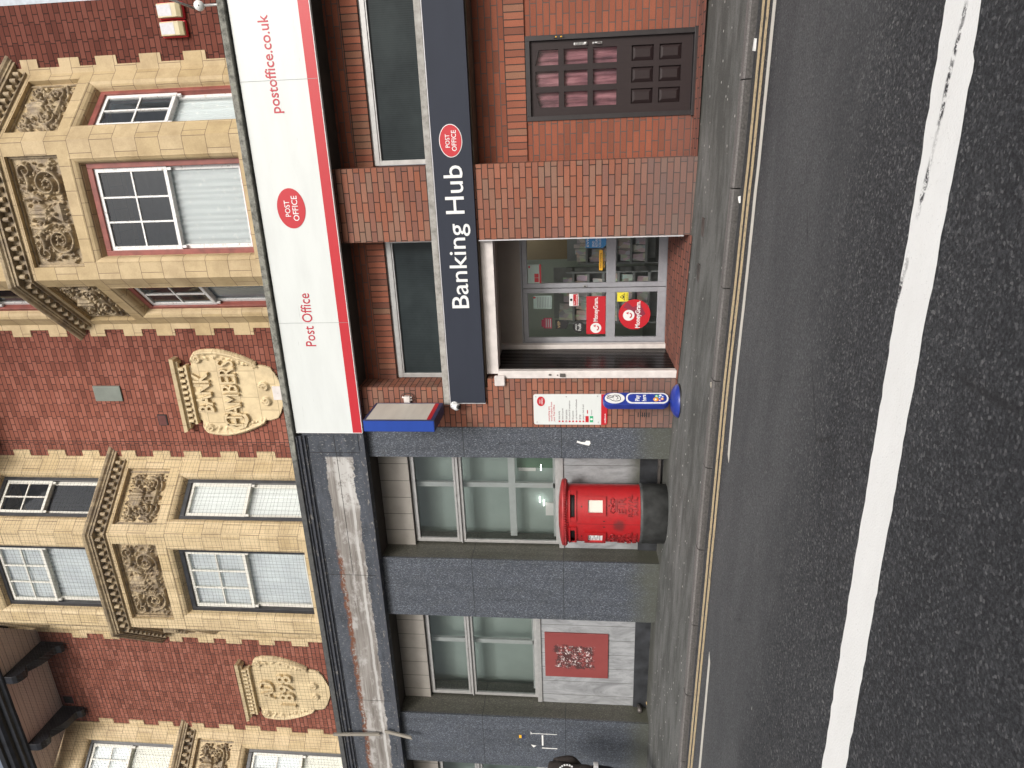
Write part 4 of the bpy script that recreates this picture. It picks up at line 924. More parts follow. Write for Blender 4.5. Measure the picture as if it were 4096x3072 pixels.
# the entrance recess
mb = MB(); mb.box(-3.02, -1.0, .30, 1.9, 2.68, 2.775); mb.box(-2.87, -1.0, 1.06, 1.3, 2.37, 2.68); mb.build('entrance_ceiling', M['cream_paint'], ps)
mb = MB(); mb.box(-2.97, -1.19, .08, .30, 2.615, 2.775); mb.box(-3.01, -2.905, .0, .10, .2, 2.615, .006); mb.box(-2.905, -2.84, .96, 1.06, .2, 2.68); mb.build('entrance_frame', M['white_wood'], ps, bevel=.004)
mb = MB(); n = 26
for i in range(n):
    y0 = .10+.86*i/n; mb.box(-2.95, -2.905 if i % 2 else -2.916, y0, y0+.86/n, .25, 2.66)
mb.build('ribbed_side_panel', M['ribbed_black'], ps)
mb = MB(); mb.box(-1.205, -1.192, -.012, .30, .3, 2.775); mb.build('steel_corner_trim', M['alu_light'], ps)
mb = MB()
for i in range(9):
    x = -2.92+i*.2165
# sloping brick floor
mb.add([(-3.01, 0.0, Hx(-3.01)+.008), (-1.19, 0.0, Hx(-1.19)+.010), (-1.0, 1.06, .352), (-2.97, 1.06, .345)], [(0, 1, 2, 3)])
mb.add([(-3.4, -.10, pave(-3.4, -.1)+.006), (-1.19, -.13, pave(-1.19, -.13)+.007), (-1.19, 0, Hx(-1.19)+.010), (-3.4, 0, Hx(-3.4)+.008)], [(0, 1, 2, 3)])
mb.add([(-.305, .0, Hx(-.3)+.008), (6, -.06, Hx(6)+.012), (6, .37, Hx(6)+.05), (-.305, .37, .205)], [(0, 1, 2, 3)])
mb.build('brick_threshold', M['brick_paving'], ps)
# service door on the right
dx0, dx1 = .150, 1.075
mb = MB(); mb.box(dx0, dx0+.055, .355, .46, .17, 2.163); mb.box(dx1-.055, dx1, .355, .46, .17, 2.163); mb.box(dx0+.055, dx1-.055, .355, .46, 2.11, 2.163); mb.box(dx0-.01, dx1+.01, .335, .46, .16, .235, .004)
sd_ = mb.build('door_frame', M['door_frame'], ps, bevel=.004)
d = MB(); y0 = .395; X = [.205, .30, .465, .53, .695, .76, .925, 1.02]; Z = [.24, .365, .615, .68, .93, 1.10, 1.375, 1.44, 1.715, 1.78, 2.05, 2.108]
for i in range(0, 7, 2): d.box(X[i], X[i+1], y0, y0+.045, Z[0], Z[-1])
for i in (1, 3, 5):
    for j in range(0, 11, 2): d.box(X[i], X[i+1], y0, y0+.045, Z[j], Z[j+1])
for i in (1, 3, 5):
    for j in (1, 3): 
        a, b, c_, e = X[i], X[i+1], Z[j], Z[j+1]; t = .04
        d.add([(a, y0+.028, c_), (b, y0+.028, c_), (b, y0+.028, e), (a, y0+.028, e), (a+t, y0+.006, c_+t), (b-t, y0+.006, c_+t), (b-t, y0+.006, e-t), (a+t, y0+.006, e-t)], [(0, 1, 5, 4), (1, 2, 6, 5), (2, 3, 7, 6), (3, 0, 4, 7), (4, 5, 6, 7)])
# arched heads of the top outer panes
d.prism_y([(X[1], Z[10]), (X[1], Z[10]-.045), (X[2], Z[10]-.001), (X[2], Z[10])], y0+.002, y0+.04); d.prism_y([(X[6], Z[10]), (X[5], Z[10]), (X[5], Z[10]-.001), (X[6], Z[10]-.045)], y0+.002, y0+.04)
dl = d.build('door', M['door_brown'], ps, bevel=.003)
mb = MB()
for i in (1, 3, 5):
    for j in (5, 7, 9): mb.add([(X[i], y0+.025, Z[j]), (X[i+1], y0+.025, Z[j]), (X[i+1], y0+.025, Z[j+1]), (X[i], y0+.025, Z[j+1])], [(0, 1, 2, 3)])
mb.build('pane', M['glass_door'], dl)
mb = MB(); 
for i in range(61):
    x = .22+.78*i/60; a = .012*math.sin(i*.9)+.008*math.sin(i*2.3); mb.v += [(x, .46+a, 1.02), (x, .46+a, 2.1)]
mb.smooth = True
for i in range(60): mb.face((2*i, 2*i+2, 2*i+3, 2*i+1))
mb.build('door_curtain', M['maroon'], dl)
mb = MB(); mb.box(.950, .988, .375, .397, 1.44, 1.60, .006); mb.tube([(.969, .372, 1.462), (.969, .352, 1.462)], .013, 10); mb.mat(1)
for k in range(6): mb.box(.957, .981, .371, .376, 1.49+k*.016, 1.498+k*.016)
mb.build('keypad_lock', [M['chrome'], M['black']], dl, bevel=.002)
mb = MB(); mb.box(.957, .983, .385, .397, 1.27, 1.385, .003); mb.tube([(.97, .385, 1.285), (.97, .350, 1.30), (.97, .350, 1.355), (.97, .385, 1.37)], .007, 8); mb.build('pull_handle', M['chrome'], dl)
mb = MB(); mb.box(1.035, 1.063, .345, .357, 1.71, 1.83, .003); mb.mat(1); 
for z in (1.74, 1.80): mb.sphere((1.049, .345, z), .009, .006, .009, 8, 6)
mb.build('bell_push', [M['door_frame'], M['amber']], sd_)
# glazed entrance doors
def glazed_leaf(x0, x1, name='glazed_door'):
    mb = MB(); y = 1.06; t = .065
    mb.box(x0, x0+t, y, y+.05, .352, 2.345); mb.box(x1-t, x1, y, y+.05, .352, 2.345)
    mb.box(x0+t, x1-t, y, y+.05, .352, .465); mb.box(x0+t, x1-t, y, y+.05, 1.045, 1.175); mb.box(x0+t, x1-t, y, y+.05, 2.275, 2.345)
    o = mb.build(name, M['door_alu'], ps, bevel=.004)
    mb = MB(); mb.add([(x0+t, y+.02, .46), (x1-t, y+.02, .46), (x1-t, y+.02, 1.05), (x0+t, y+.02, 1.05)], [(0, 1, 2, 3)]); mb.add([(x0+t, y+.02, 1.17), (x1-t, y+.02, 1.17), (x1-t, y+.02, 2.28), (x0+t, y+.02, 2.28)], [(0, 1, 2, 3)])
    mb.build('pane', M['glass_door'], o); return o
gl = glazed_leaf(-2.825, -2.045); gr = glazed_leaf(-2.035, -1.255)
mb = MB(); mb.box(-2.90, -2.83, 1.05, 1.12, .345, 2.37); mb.box(-1.25, -1.19, 1.05, 1.12, .345, 2.37); mb.box(-2.83, -1.25, 1.05, 1.12, 2.35, 2.37); mb.box(-2.9, -1.19, 1.04, 1.13, .342, .351); mb.build('door_surround', M['door_alu'], ps)
mb = MB(); mb.box(-2.03, -2.0, 1.045, 1.06, 1.44, 1.50, .002); mb.mat(1).box(-2.022, -2.008, 1.043, 1.046, 1.455, 1.485); mb.build('door_lock', [M['chrome'], M['black']], gr)
ys = 1.068                                                                    # stickers on the glass
def sticker(par, name, mats, fn): mb = MB(); fn(mb); return mb.build(name, mats, par)
def mg_logo(mb, cx, cz, r):
    mb.mat(1).ellipse(cx, cz, r, r*1.02, ys-.004, ys-.002, 28); mb.mat(0)
    pts = [(cx+r*.42*math.cos(a), cz-r*.05+r*.46*math.sin(a)) for a in np.linspace(R(195), R(345), 10)]
    mb.tube([(p[0], ys-.006, p[1]) for p in pts], r*.12, 4); mb.prism_y([(cx+r*.15, cz+r*.10), (cx+r*.62, cz+.0), (cx+r*.44, cz+r*.52)], ys-.008, ys-.004)
def f(mb):
    mb.box(-2.715, -2.165, ys-.002, ys, 1.18, 1.45); mg_logo(mb, -2.625, 1.315, .075); mb.mat(1); add_text(mb, 'MoneyGram.', -2.53, -2.18, 1.268, 1.352, ys-.002, bold=.02, ext=.002)
sticker(gl, 'money_transfer_sticker', [M['red'], M['white']], f)
def f(mb):
    mb.ellipse(-2.435, .775, .218, .222, ys-.002, ys, 40); mb.mat(2).prism_y([(-2.33, .93), (-2.25, .88), (-2.33, .80), (-2.28, .70), (-2.43, .62), (-2.50, .72), (-2.40, .80)], ys-.003, ys-.0021); mg_logo(mb, -2.445, .855, .078); mb.mat(1); add_text(mb, 'MoneyGram.', -2.63, -2.24, .675, .765, ys-.003, bold=.02, ext=.002)
sticker(gl, 'round_money_transfer_sticker', [M['red'], M['white'], M['maroon_vinyl']], f)
def f(mb):
    mb.box(-2.245, -2.115, ys-.002, ys, .865, 1.02); mb.mat(1); mb.prism_y([(-2.235, .91), (-2.125, .91), (-2.18, .985)], ys-.003, ys-.002); mb.mat(0).prism_y([(-2.222, .918), (-2.138, .918), (-2.18, .972)], ys-.004, ys-.003); mb.mat(1)
    mb.box(-2.20, -2.16, ys-.005, ys-.004, .925, .945); add_text(mb, 'WARNING', -2.235, -2.125, .872, .892, ys-.002, bold=.01, ext=.001)
sticker(gl, 'warning_sticker', [M['yellow'], M['black']], f)
def f(mb):
    mb.box(-2.30, -2.125, ys-.002, ys, 1.56, 1.69); mb.mat(1).box(-2.295, -2.13, ys-.003, ys-.002, 1.57, 1.635); mb.mat(2).ellipse(-2.21, 1.662, .018, .018, ys-.004, ys-.002, 16); mb.mat(0); add_text(mb, 'No\nsmoking', -2.29, -2.14, 1.575, 1.63, ys-.003, bold=.01, ext=.001)
sticker(gl, 'no_smoking_sticker', [M['white'], M['red'], M['black']], f)
def f(mb):
    mb.ellipse(-2.61, 1.555, .085, .088, ys-.002, ys, 32); mb.mat(1); add_text(mb, 'amazon', -2.655, -2.565, 1.585, 1.605, ys-.002, ext=.001); add_text(mb, 'hub', -2.66, -2.56, 1.525, 1.575, ys-.002, ext=.001)
sticker(gl, 'parcel_hub_sticker', [M['black'], M['white']], f)
def f(mb):
    mb.prism_y([(-2.635, 1.89), (-2.635, 1.74), (-2.60, 1.72), (-2.54, 1.70), (-2.505, 1.74), (-2.505, 1.89)], ys-.002, ys); mb.mat(1); add_text(mb, 'VIP', -2.62, -2.52, 1.82, 1.86, ys-.002, ext=.001)
sticker(gl, 'vip_sticker', [M['black'], M['tan']], f)
def f(mb):
    mb.box(-2.625, -2.47, ys-.002, ys, 1.94, 2.06); mb.box(-2.60, -2.495, ys-.002, ys, 2.06, 2.09); mb.mat(1)
    for k in range(3): mb.box(-2.61, -2.485, ys-.003, ys-.002, 1.955+k*.03, 1.968+k*.03)
sticker(gl, 'maroon_sticker', [M['maroon_vinyl'], M['shelf_grey']], f)
def f(mb):
    mb.box(-2.34, -2.15, ys+.02, ys+.024, 1.94, 2.20); mb.mat(1)
    for k in range(9): mb.box(-2.325, -2.165, ys+.018, ys+.02, 1.955+k*.023, 1.962+k*.023)
    mb.mat(2).ellipse(-2.175, 2.185, .014, .02, ys+.016, ys+.018, 16)
sticker(gl, 'opening_hours_sheet', [M['shop_blind'], M['grey_text'], M['red']], f)
def f(mb):
    mb.box(-1.965, -1.70, ys-.002, ys, 2.08, 2.265); mb.mat(1).box(-1.965, -1.70, ys-.003, ys-.002, 2.08, 2.105); mb.box(-1.95, -1.89, ys-.003, ys-.002, 2.115, 2.175); mb.box(-1.885, -1.83, ys-.003, ys-.002, 2.115, 2.175); mb.ellipse(-1.735, 2.245, .018, .012, ys-.003, ys-.002, 16)
sticker(gr, 'post_office_sticker', [M['shop_blind'], M['red']], f)
def f(mb):
    mb.box(-1.80, -1.52, ys-.002, ys, 1.225, 1.275); mb.mat(1); add_text(mb, 'now accepting', -1.76, -1.56, 1.238, 1.264, ys-.002, bold=.01, ext=.001); mb.mat(0); add_text(mb, 'INPOST PARCELS', -1.77, -1.55, 1.196, 1.213, ys-.001, ext=.001)
sticker(gr, 'yellow_strip_sticker', [M['amber'], M['black']], f)
def f(mb):
    mb.prism_y([(-1.49, 1.46), (-1.49, 1.22), (-1.45, 1.18), (-1.32, 1.18), (-1.32, 1.46)], ys-.002, ys); mb.mat(1); add_text(mb, 'EVRI', -1.47, -1.34, 1.415, 1.445, ys-.002, bold=.01, ext=.001); add_text(mb, 'SEND\nRETURN\nCOLLECT', -1.475, -1.335, 1.25, 1.37, ys-.002, bold=.01, ext=.001)
sticker(gr, 'blue_parcel_sticker', [M['sky_blue'], M['white']], f)
# what can be seen inside
mb = MB(); mb.box(-4.2, .0, 4.6, 4.7, .3, 2.9); mb.box(-4.2, 0, 1.3, 4.7, 2.72, 2.8); mb.box(-4.3, -4.2, 1.3, 4.7, .3, 2.9); mb.box(0, .1, 1.3, 4.7, .3, 2.9); mb.box(-4.2, -2.92, 1.13, 1.3, .3, 2.75); mb.mat(1).box(-4.2, 0, 1.12, 4.7, .24, .34)
mb.build('shop_interior', [M['shop_wall'], M['shop_floor']], ps)
mb = MB(); mb.box(-1.62, -.55, 2.2, 2.26, 2.64, 2.70); mb.build('strip_light', M['lamp_glow'], ps); mb = MB(); mb.box(-3.6, -2.3, 2.9, 2.96, 2.64, 2.70); mb.build('strip_light', M['lamp_glow'], ps)
def shelf_unit(x0, x1, y0, y1, z1, rows, lab, seed):
    t = thing('card_rack', ((x0+x1)/2, (y0+y1)/2, .34), lab, 'display rack', 'card racks inside the post office'); rr = random.Random(seed)
    mb = MB(); mb.box(x0, x1, y1-.03, y1, .34, z1); mb.box(x0, x0+.02, y0, y1, .34, z1*.9); mb.box(x1-.02, x1, y0, y1, .34, z1*.9)
    for k in range(rows):
        z = .5+(z1-.6)*k/rows; mb.box(x0, x1, y0+.10*k/rows, y1, z, z+.035)
    mb.build('shelf', M['shelf_grey'], t); mb = MB()
    for k in range(rows):
        z = .535+(z1-.6)*k/rows; x = x0+.03
        while x < x1-.12:
            w = rr.uniform(.07, .14); h = rr.uniform(.13, .22); y = y0+.10*k/rows+rr.uniform(.02, .05); mb.add([(x, y, z), (x+w*.92, y, z), (x+w*.92+rr.uniform(-.015, .015), y+.06, z+h), (x+rr.uniform(-.015, .015), y+.06, z+h)], [(0, 1, 2, 3)]); x += w
    mb.build('greetings_cards', M['cards'], t)
shelf_unit(-2.75, -1.95, 1.75, 2.15, 1.95, 6, 'sloping grey card rack seen behind the left entrance door', 1)
shelf_unit(-1.95, -1.15, 2.35, 2.75, 1.75, 5, 'grey magazine rack seen behind the right entrance door', 2)
tp = MB(); tp.box(-1.95, -1.28, 2.9, 2.94, .34, 2.42); tag(tp.build('tan_partition', M['tan'], None, loc=(-1.6, 2.9, .34)), 'tan partition board standing inside the post office behind the racks', 'partition')
# ------------------------------------------------------------------ signs and fittings
t = thing('post_office_fascia_sign', (-1.0, -.12, 4.5), 'long white fascia sign with a red lower stripe and red web address', 'sign')
mb = MB(); mb.box(-3.735, 6, -.15, -.11, 4.63, 5.44); mb.build('sign_panel', M['sign_white'], t)
mb = MB(); mb.box(-3.735, 6, -.152, -.11, 4.505, 4.632); mb.build('red_stripe', M['red'], t)
mb = MB(); mb.box(-3.74, 6, -.151, -.10, 4.497, 4.505); mb.box(-3.742, -3.735, -.153, -.10, 4.497, 5.445); mb.build('edge_trim', M['white'], t)
mb = MB(); 
for x in (.70, -2.18): mb.box(x-.002, x+.002, -.1535, -.1505, 4.505, 5.44)
mb.build('panel_seam', M['shelf_grey'], t)
mb = MB(); add_text(mb, 'Post Office', -2.495, -1.79, 4.975, 5.115, -.15, bold=.004, ext=.003); mb.build('lettering', M['letter_red'], t)
mb = MB(); add_text(mb, 'postoffice.co.uk', .35, 1.375, 4.96, 5.125, -.15, bold=.010, ext=.003); mb.build('lettering', M['letter_red'], t)
def oval(par, cx, cz, rx, rz, y, ring=True):
    mb = MB()
    if ring: mb.mat(1).ellipse(cx, cz, rx, rz, y-.005, y, 48); mb.mat(0).ellipse(cx, cz, rx*.955, rz*.94, y-.008, y-.003, 48); y -= .008
    else: mb.ellipse(cx, cz, rx, rz, y-.004, y, 48); y -= .004
    mb.mat(1); add_text(mb, 'POST', cx-rx*.40, cx+rx*.40, cz+rz*.08, cz+rz*.46, y, bold=.006, ext=.003); add_text(mb, 'OFFICE', cx-rx*.62, cx+rx*.62, cz-rz*.50, cz-rz*.08, y, bold=.006, ext=.003)
    mb.build('oval_emblem', [M['red'], M['white']], par)
oval(t, -.735, 5.045, .240, .178, -.15, False)
t = thing('banking_hub_sign', (-1.0, -.03, 2.8), 'dark slate sign with white Banking Hub lettering and a red oval', 'sign')
mb = MB(); mb.box(-3.335, 6, -.05, .011, 2.795, 3.262); mb.build('sign_panel', M['slate'], t, bevel=.002)
mb = MB(); mb.box(-3.337, 6, -.053, .011, 3.264, 3.274); mb.box(-3.345, -3.337, -.053, .011, 2.793, 3.274); mb.build('edge_trim', M['alu_light'], t)
mb = MB(); add_text(mb, 'Banking', -2.035, -.985, 2.862, 3.150, -.05, bold=.004, ext=.006); mb.build('lettering', M['white'], t)
mb = MB(); add_text(mb, 'Hub', -.865, -.305, 2.918, 3.148, -.05, bold=.004, ext=.006); mb.build('lettering', M['white'], t)
oval(t, -.03, 3.035, .185, .137, -.05)
# projecting sign box
t = thing('projecting_sign', (-3.39, -.4, 3.33), 'blue edged projecting sign box with a blank cream face and red strip', 'sign')
x0, x1, y0, y1, z0, z1 = -3.47, -3.32, -.70, -.10, 3.36, 4.275
mb = MB(); mb.box(x0, x1, y0, y1, z0, z1, .006); mb.build('sign_case', M['blue'], t)
mb = MB(); mb.box(x1-.001, x1+.003, y0+.03, y1-.02, z0+.085, z1-.025); mb.mat(1).box(x1-.001, x1+.004, y0+.03, y1-.02, z0+.045, z0+.10); mb.mat(2); mb.box(x1-.001, x1+.006, y0, y0+.03, z0, z1); mb.box(x1-.001, x1+.006, y1-.02, y1, z0, z1); mb.box(x1-.001, x1+.006, y0+.03, y1-.02, z1-.025, z1); mb.box(x1-.001, x1+.006, y0+.03, y1-.02, z0, z0+.045)
mb.box(x0+.004, x1-.004, y0+.004, y1-.004, z0-.004, z0-.0005)
mb.build('sign_face', [M['sign_white_old'], M['red'], M['navy']], t)
mb = MB()
for z in (3.55, 4.05): mb.tube([(-3.395, y1, z), (-3.395, 0, z)], .018, 8)
mb.build('bracket', M['navy'], t)
# junction box
t = thing('junction_box', (-3.27, 0, 3.80), 'small white cable junction box on the brick pier above the projecting sign', 'junction box')
mb = MB(); mb.box(-3.335, -3.245, -.055, 0, 3.82, 3.905, .006); mb.tube([(-3.262, -.03, 3.90), (-3.262, -.03, 3.93)], .012, 8); mb.tube([(-3.262, -.03, 3.82), (-3.262, -.03, 3.795)], .011, 8); mb.tube([(-3.30, -.03, 3.82), (-3.30, -.03, 3.795)], .011, 8); mb.build('box', M['white_wood'], t)
mb = MB(); mb.tube([(-3.262, -.03, 3.925), (-3.245, -.03, 3.945), (-3.215, -.03, 3.92), (-3.205, -.02, 3.86), (-3.22, -.02, 3.79), (-3.27, -.02, 3.76), (-3.33, -.02, 3.76)], .005, 6); mb.build('cable', M['black'], t)
# camera dome
t = thing('security_camera', (-3.30, -.05, 3.2), 'white turret security camera on the left end of the dark sign', 'camera')
mb = MB(); mb.tube([(-3.37, -.0, 3.215), (-3.37, -.07, 3.215)], [.058, .055], 20); mb.tube([(-3.37, -.07, 3.215), (-3.37, -.10, 3.20)], [.05, .036], 16); mb.sphere((-3.362, -.125, 3.175), .050, .050, .050, 16, 12); mb.build('camera_body', M['white'], t)
mb = MB(); mb.tube([(-3.352, -.155, 3.150), (-3.345, -.178, 3.132)], .026, 12); mb.build('lens', M['black'], t)
# alarm sounders, beacon
for x, lab in ((1.425, 'left red and cream alarm box with a blank white label'), (1.63, 'right red and cream alarm box with a blank white label')):
    t = thing('alarm_box', (x, WY, 6.46), lab, 'alarm box', 'alarm boxes on the upper brick wall')
    mb = MB(); mb.box(x-.097, x+.097, .755, .80, 6.46, 6.80, .012); mb.build('backplate', M['red'], t)
    mb = MB(); a, b = x-.08, x+.08; mb.prism_x([(.755, 6.475), (.755, 6.79), (.715, 6.79), (.69, 6.60), (.695, 6.53), (.72, 6.48)], a, b); mb.build('cover', M['cream_plastic'], t, bevel=.008)
    mb = MB(); mb.add([(x-.062, .7095, 6.775), (x+.064, .7095, 6.785), (x+.066, .689, 6.59), (x-.065, .6885, 6.588)], [(0, 3, 2, 1)]); mb.build('label_sheet', M['label_sheet'], t)
t = thing('roof_beacon', (1.62, .25, 5.545), 'round white disc lamp on a short stem above the white fascia', 'lamp')
p = at((1720)/2.1602, 50/2.1602, .20)
mb = MB(); mb.tube([(p.x, .20, 5.545), (p.x, .20, p.z-.04)], .014, 8); mb.build('stem', M['alu'], t)
mb = MB(); mb.tube([(p.x, .22, p.z), (p.x, .17, p.z-.01)], .055, 24); mb.build('lamp_disc', M['white'], t); mb = MB(); mb.sphere((p.x, .168, p.z-.01), .008, .004, .008, 8, 6); mb.build('screw', M['black'], t)
p1, p2 = at(1410/2.1602, -30/2.1602, .10), at(1685/2.1602, 75/2.1602, .45)
mb = MB(); mb.tube([tuple(p1), tuple(p2)], .014, 8); tag(mb.build('stay_rod', M['alu'], None, loc=tuple(p2)), 'thin grey metal rod reaching in from the right past the alarm boxes', 'rod')
# information board
t = thing('notice_board', (-3.44, 0, 1.18), 'white wall notice listing post office services with a red foot', 'notice')
def rrect(x0, x1, z0, z1, r, n=5):
    P = []
    for cx, cz, a0 in ((x1-r, z1-r, 0), (x0+r, z1-r, 90), (x0+r, z0+r, 180), (x1-r, z0+r, 270)):
        for i in range(n+1): a = R(a0+90*i/n); P.append((cx+r*math.cos(a), cz+r*math.sin(a)))
    return P
mb = MB(); mb.prism_y(rrect(-3.66, -3.225, 1.18, 2.155, .03), -.014, -.002); mb.build('panel', M['sign_white'], t)
mb = MB(); P = [p_ for p_ in rrect(-3.66, -3.225, 1.18, 2.155, .03) if p_[1] < 1.25]+[(-3.225, 1.262), (-3.66, 1.262)]
mb.prism_y([(-3.66, 1.262)]+[p_ for p_ in rrect(-3.66, -3.225, 1.18, 2.155, .03) if p_[1] < 1.25]+[(-3.225, 1.262)], -.0155, -.0140); mb.build('red_foot', M['red'], t)
mb = MB(); add_text(mb, 'postoffice.co.uk', -3.635, -3.50, 1.195, 1.222, -.0155, bold=.01, ext=.001)
mb.build('lettering', M['white'], t)
oval(t, -3.325, 2.055, .068, .053, -.0142, False)
mb = MB(); add_text(mb, 'everything you\nwould expect from\nyour Post Office', -3.615, -3.335, 1.865, 1.965, -.0142, bold=.012, ext=.001); mb.build('heading', M['letter_red'], t)
mb = MB(); rows = ['identity checking', 'letters & parcels', 'travel services', 'broadband & homephone', 'bill payments', 'cash deposits & withdrawals', 'car tax', 'passport check & send']
wid = [.12, .16, .14, .27, .125, .29, .07, .215]
for k, (s_, w_) in enumerate(zip(rows, wid)):
    z = 1.812-k*.0455; add_text(mb, s_, -3.585, -3.585+w_, z-.013, z+.017, -.0142, bold=.012, ext=.001)
mb.build('service_list', M['grey_text'], t)
mb = MB()
for k in range(8): mb.ellipse(-3.612, 1.814-k*.0455, .013, .013, -.0155, -.0141, 16)
mb.box(-3.625, -3.535, -.0155, -.0141, 1.425, 1.468); mb.box(-3.50, -3.45, -.0155, -.0141, 1.435, 1.448); mb.build('bullet_marks', M['red'], t)
mb = MB(); mb.box(-3.625, -3.535, -.0155, -.0141, 1.366, 1.410); mb.mat(1).ellipse(-3.58, 1.388, .014, .017, -.0165, -.0155, 16); mb.mat(2).box(-3.52, -3.445, -.0155, -.0141, 1.383, 1.389); mb.build('badge', [M['green'], M['white'], M['grey_text']], t)
mb = MB()
for x, z in ((-3.625, 2.115), (-3.26, 2.125), (-3.26, 1.72), (-3.62, 1.72), (-3.625, 1.30), (-3.25, 1.31)): mb.tube([(x, -.014, z), (x, -.018, z)], .009, 10)
mb.build('screw', M['chrome'], t)
# door entry fittings, lamp over entrance
mb = MB(); mb.box(-3.10, -2.96, -.05, .0, 2.52, 2.66, .012); tag(mb.build('wall_lamp_box', M['white_wood'], None, loc=(-3.03, 0, 2.52)), 'small white square box fixed at the top left of the entrance', 'box')
mb = MB(); mb.box(-2.965, -2.945, -.012, .0, 1.91, 1.945, .002); mb.box(-2.985, -2.94, -.02, .0, 1.73, 1.80, .003); mb.sphere((-2.962, -.005, 1.83), .010, .01, .010, 8, 6); mb.build('door_catch', M['rust_metal'], ps)
mb = MB(); mb.box(-3.56, -3.48, -.004, .0, .615, .81); mb.mat(1)
for k in range(6): mb.box(-3.553, -3.487, -.0055, -.004, .63+k*.028, .643+k*.028)
mb.build('air_brick', [M['brick_pier'], M['black']], ps)
# ------------------------------------------------------------------ lottery pavement sign
gx, gy = -3.215, -.275; gz = pave(gx, gy)
t = thing('lottery_sign', (gx, gy, gz), 'blue pavement sign on a round domed base with a Play here panel and lottery balls', 'pavement sign')
mb = MB(); mb.lathe([(.21, gz-.03), (.213, gz+.012), (.205, gz+.030), (.175, gz+.062), (.125, gz+.088), (.07, gz+.100), (.001, gz+.102)], (gx, gy), 36); mb.build('base', M['lotto_blue'], t)
mb = MB(); mb.lathe([(.218, gz-.04), (.222, gz+.004), (.214, gz+.010), (.20, gz+.011)], (gx, gy), 36); mb.build('rubber_rim', M['black'], t)
# the upright swivels a little towards the right of the street
TH = R(60); ct, st = math.cos(TH), math.sin(TH)
def rot(X, Y, Z): dx, dy = X-gx, Y-gy; return (gx+dx*ct-dy*st, gy+dx*st+dy*ct, Z)
def rmb(mb): mb.v = [rot(*v) for v in mb.v]; return mb
z0, z1 = gz+.115, gz+.945; hw = .098
mb = MB(); mb.prism_y(rrect(gx-hw, gx+hw, z0, z1, .095, 8), gy-.048, gy+.048); rmb(mb).build('upright', M['lotto_blue'], t, bevel=.008)
mb = MB(); mb.tube([(gx, gy, gz+.08), (gx, gy, z0+.03)], .03, 10); mb.build('neck', M['lotto_blue'], t)
yf = gy-.048
mb = MB(); mb.prism_y(rrect(gx-.083, gx+.083, gz+.130, gz+.655, .075, 8), yf-.010, yf); mb.ellipse(gx, gz+.797, .082, .125, yf-.010, yf, 32); rmb(mb).build('white_panel', M['white'], t)
mb = MB(); mb.prism_y(rrect(gx-.066, gx+.066, gz+.150, gz+.635, .060, 8), yf-.012, yf-.0101); mb.mat(1)
add_text(mb, 'Play', gx-.050, gx+.044, gz+.470, gz+.545, yf-.0121, bold=.02, ext=.001); add_text(mb, 'here', gx-.050, gx+.052, gz+.405, gz+.462, yf-.0121, bold=.02, ext=.001); mb.mat(2)
for k in range(4): mb.prism_y([(gx-.06, gz+.36-k*.014), (gx+.06, gz+.46-k*.014), (gx+.06, gz+.465-k*.014), (gx-.06, gz+.366-k*.014)], yf-.0125, yf-.0121)
for k, (dx, dz, r, m_) in enumerate([(-.022, .285, .034, 3), (.03, .27, .026, 4), (.008, .235, .022, 5), (-.038, .235, .02, 6), (.04, .225, .018, 1), (-.012, .205, .020, 3), (.022, .195, .018, 5)]):
    mb.mat(m_).sphere((gx+dx, yf-.012, gz+dz), r, .006, r, 14, 8)
    mb.mat(1).sphere((gx+dx-.004, yf-.017, gz+dz+.004), r*.42, .003, r*.42, 10, 6)
rmb(mb).build('poster', [M['lotto_blue'], M['white'], M['blue'], M['ball_orange'], M['ball_green'], M['ball_blue'], M['ball_purple']], t)
mb = MB(); cz = gz+.797     # crossed fingers outline
lines = [[(-.045, -.05), (-.055, -.01), (-.045, .03), (-.02, .05)], [(-.02, .05), (-.01, .085), (.008, .09), (.014, .07), (.004, .02)], [(.012, .06), (.035, .085), (.048, .075), (.03, .03), (.02, .01)], [(.03, .03), (.05, .0), (.045, -.04), (.01, -.065), (-.03, -.065), (-.045, -.05)], [(-.025, -.02), (-.005, -.038), (.02, -.03), (.03, -.01)], [(-.022, .008), (-.02, .016)], [(.012, .008), (.014, .016)]]
for L_ in lines: mb.tube([(gx+x*.95, yf-.0125, cz+z*1.1) for x, z in L_], .0042, 5)
rmb(mb).build('hand_emblem', M['black'], t)
# ------------------------------------------------------------------ the red double pillar box
bxx, byy = -4.98, -.05; A_, B_ = .425, .300; bz = pave(bxx, byy)-.005
t = thing('post_box', (bxx, byy, bz), 'red double aperture pillar box on a black base in front of the granite shop', 'post box')
TT = np.linspace(-math.pi, math.pi, 2001); xs_e = A_*np.sin(TT); ys_e = -B_*np.cos(TT); ds = np.hypot(np.diff(xs_e), np.diff(ys_e)); sarc = np.concatenate([[0], np.cumsum(ds)]); sarc -= np.interp(0, TT, sarc)
def surf(u, out, z):      # u = distance round the box from the middle of its front
    a = float(np.interp(u, sarc, TT)); n = Vector((math.sin(a)/A_, -math.cos(a)/B_)); n.normalize(); return (bxx+A_*math.sin(a)+n.x*out, byy-B_*math.cos(a)+n.y*out, z)
def sbox(mb, u0, u1, z0, z1, o0, o1, n=None):
    n = n or max(1, int((u1-u0)/.03)); b = len(mb.v)
    for i in range(n+1):
        u = u0+(u1-u0)*i/n; mb.v += [surf(u, o0, z0), surf(u, o1, z0), surf(u, o1, z1), surf(u, o0, z1)]
    for i in range(n):
        for j in range(4): a = b+i*4+j; a2 = b+i*4+(j+1) % 4; mb.face((a, a2, a2+4, a+4) if True else 0)
    mb.face((b+3, b+2, b+1, b)); e = b+n*4; mb.face((e, e+1, e+2, e+3)); return mb
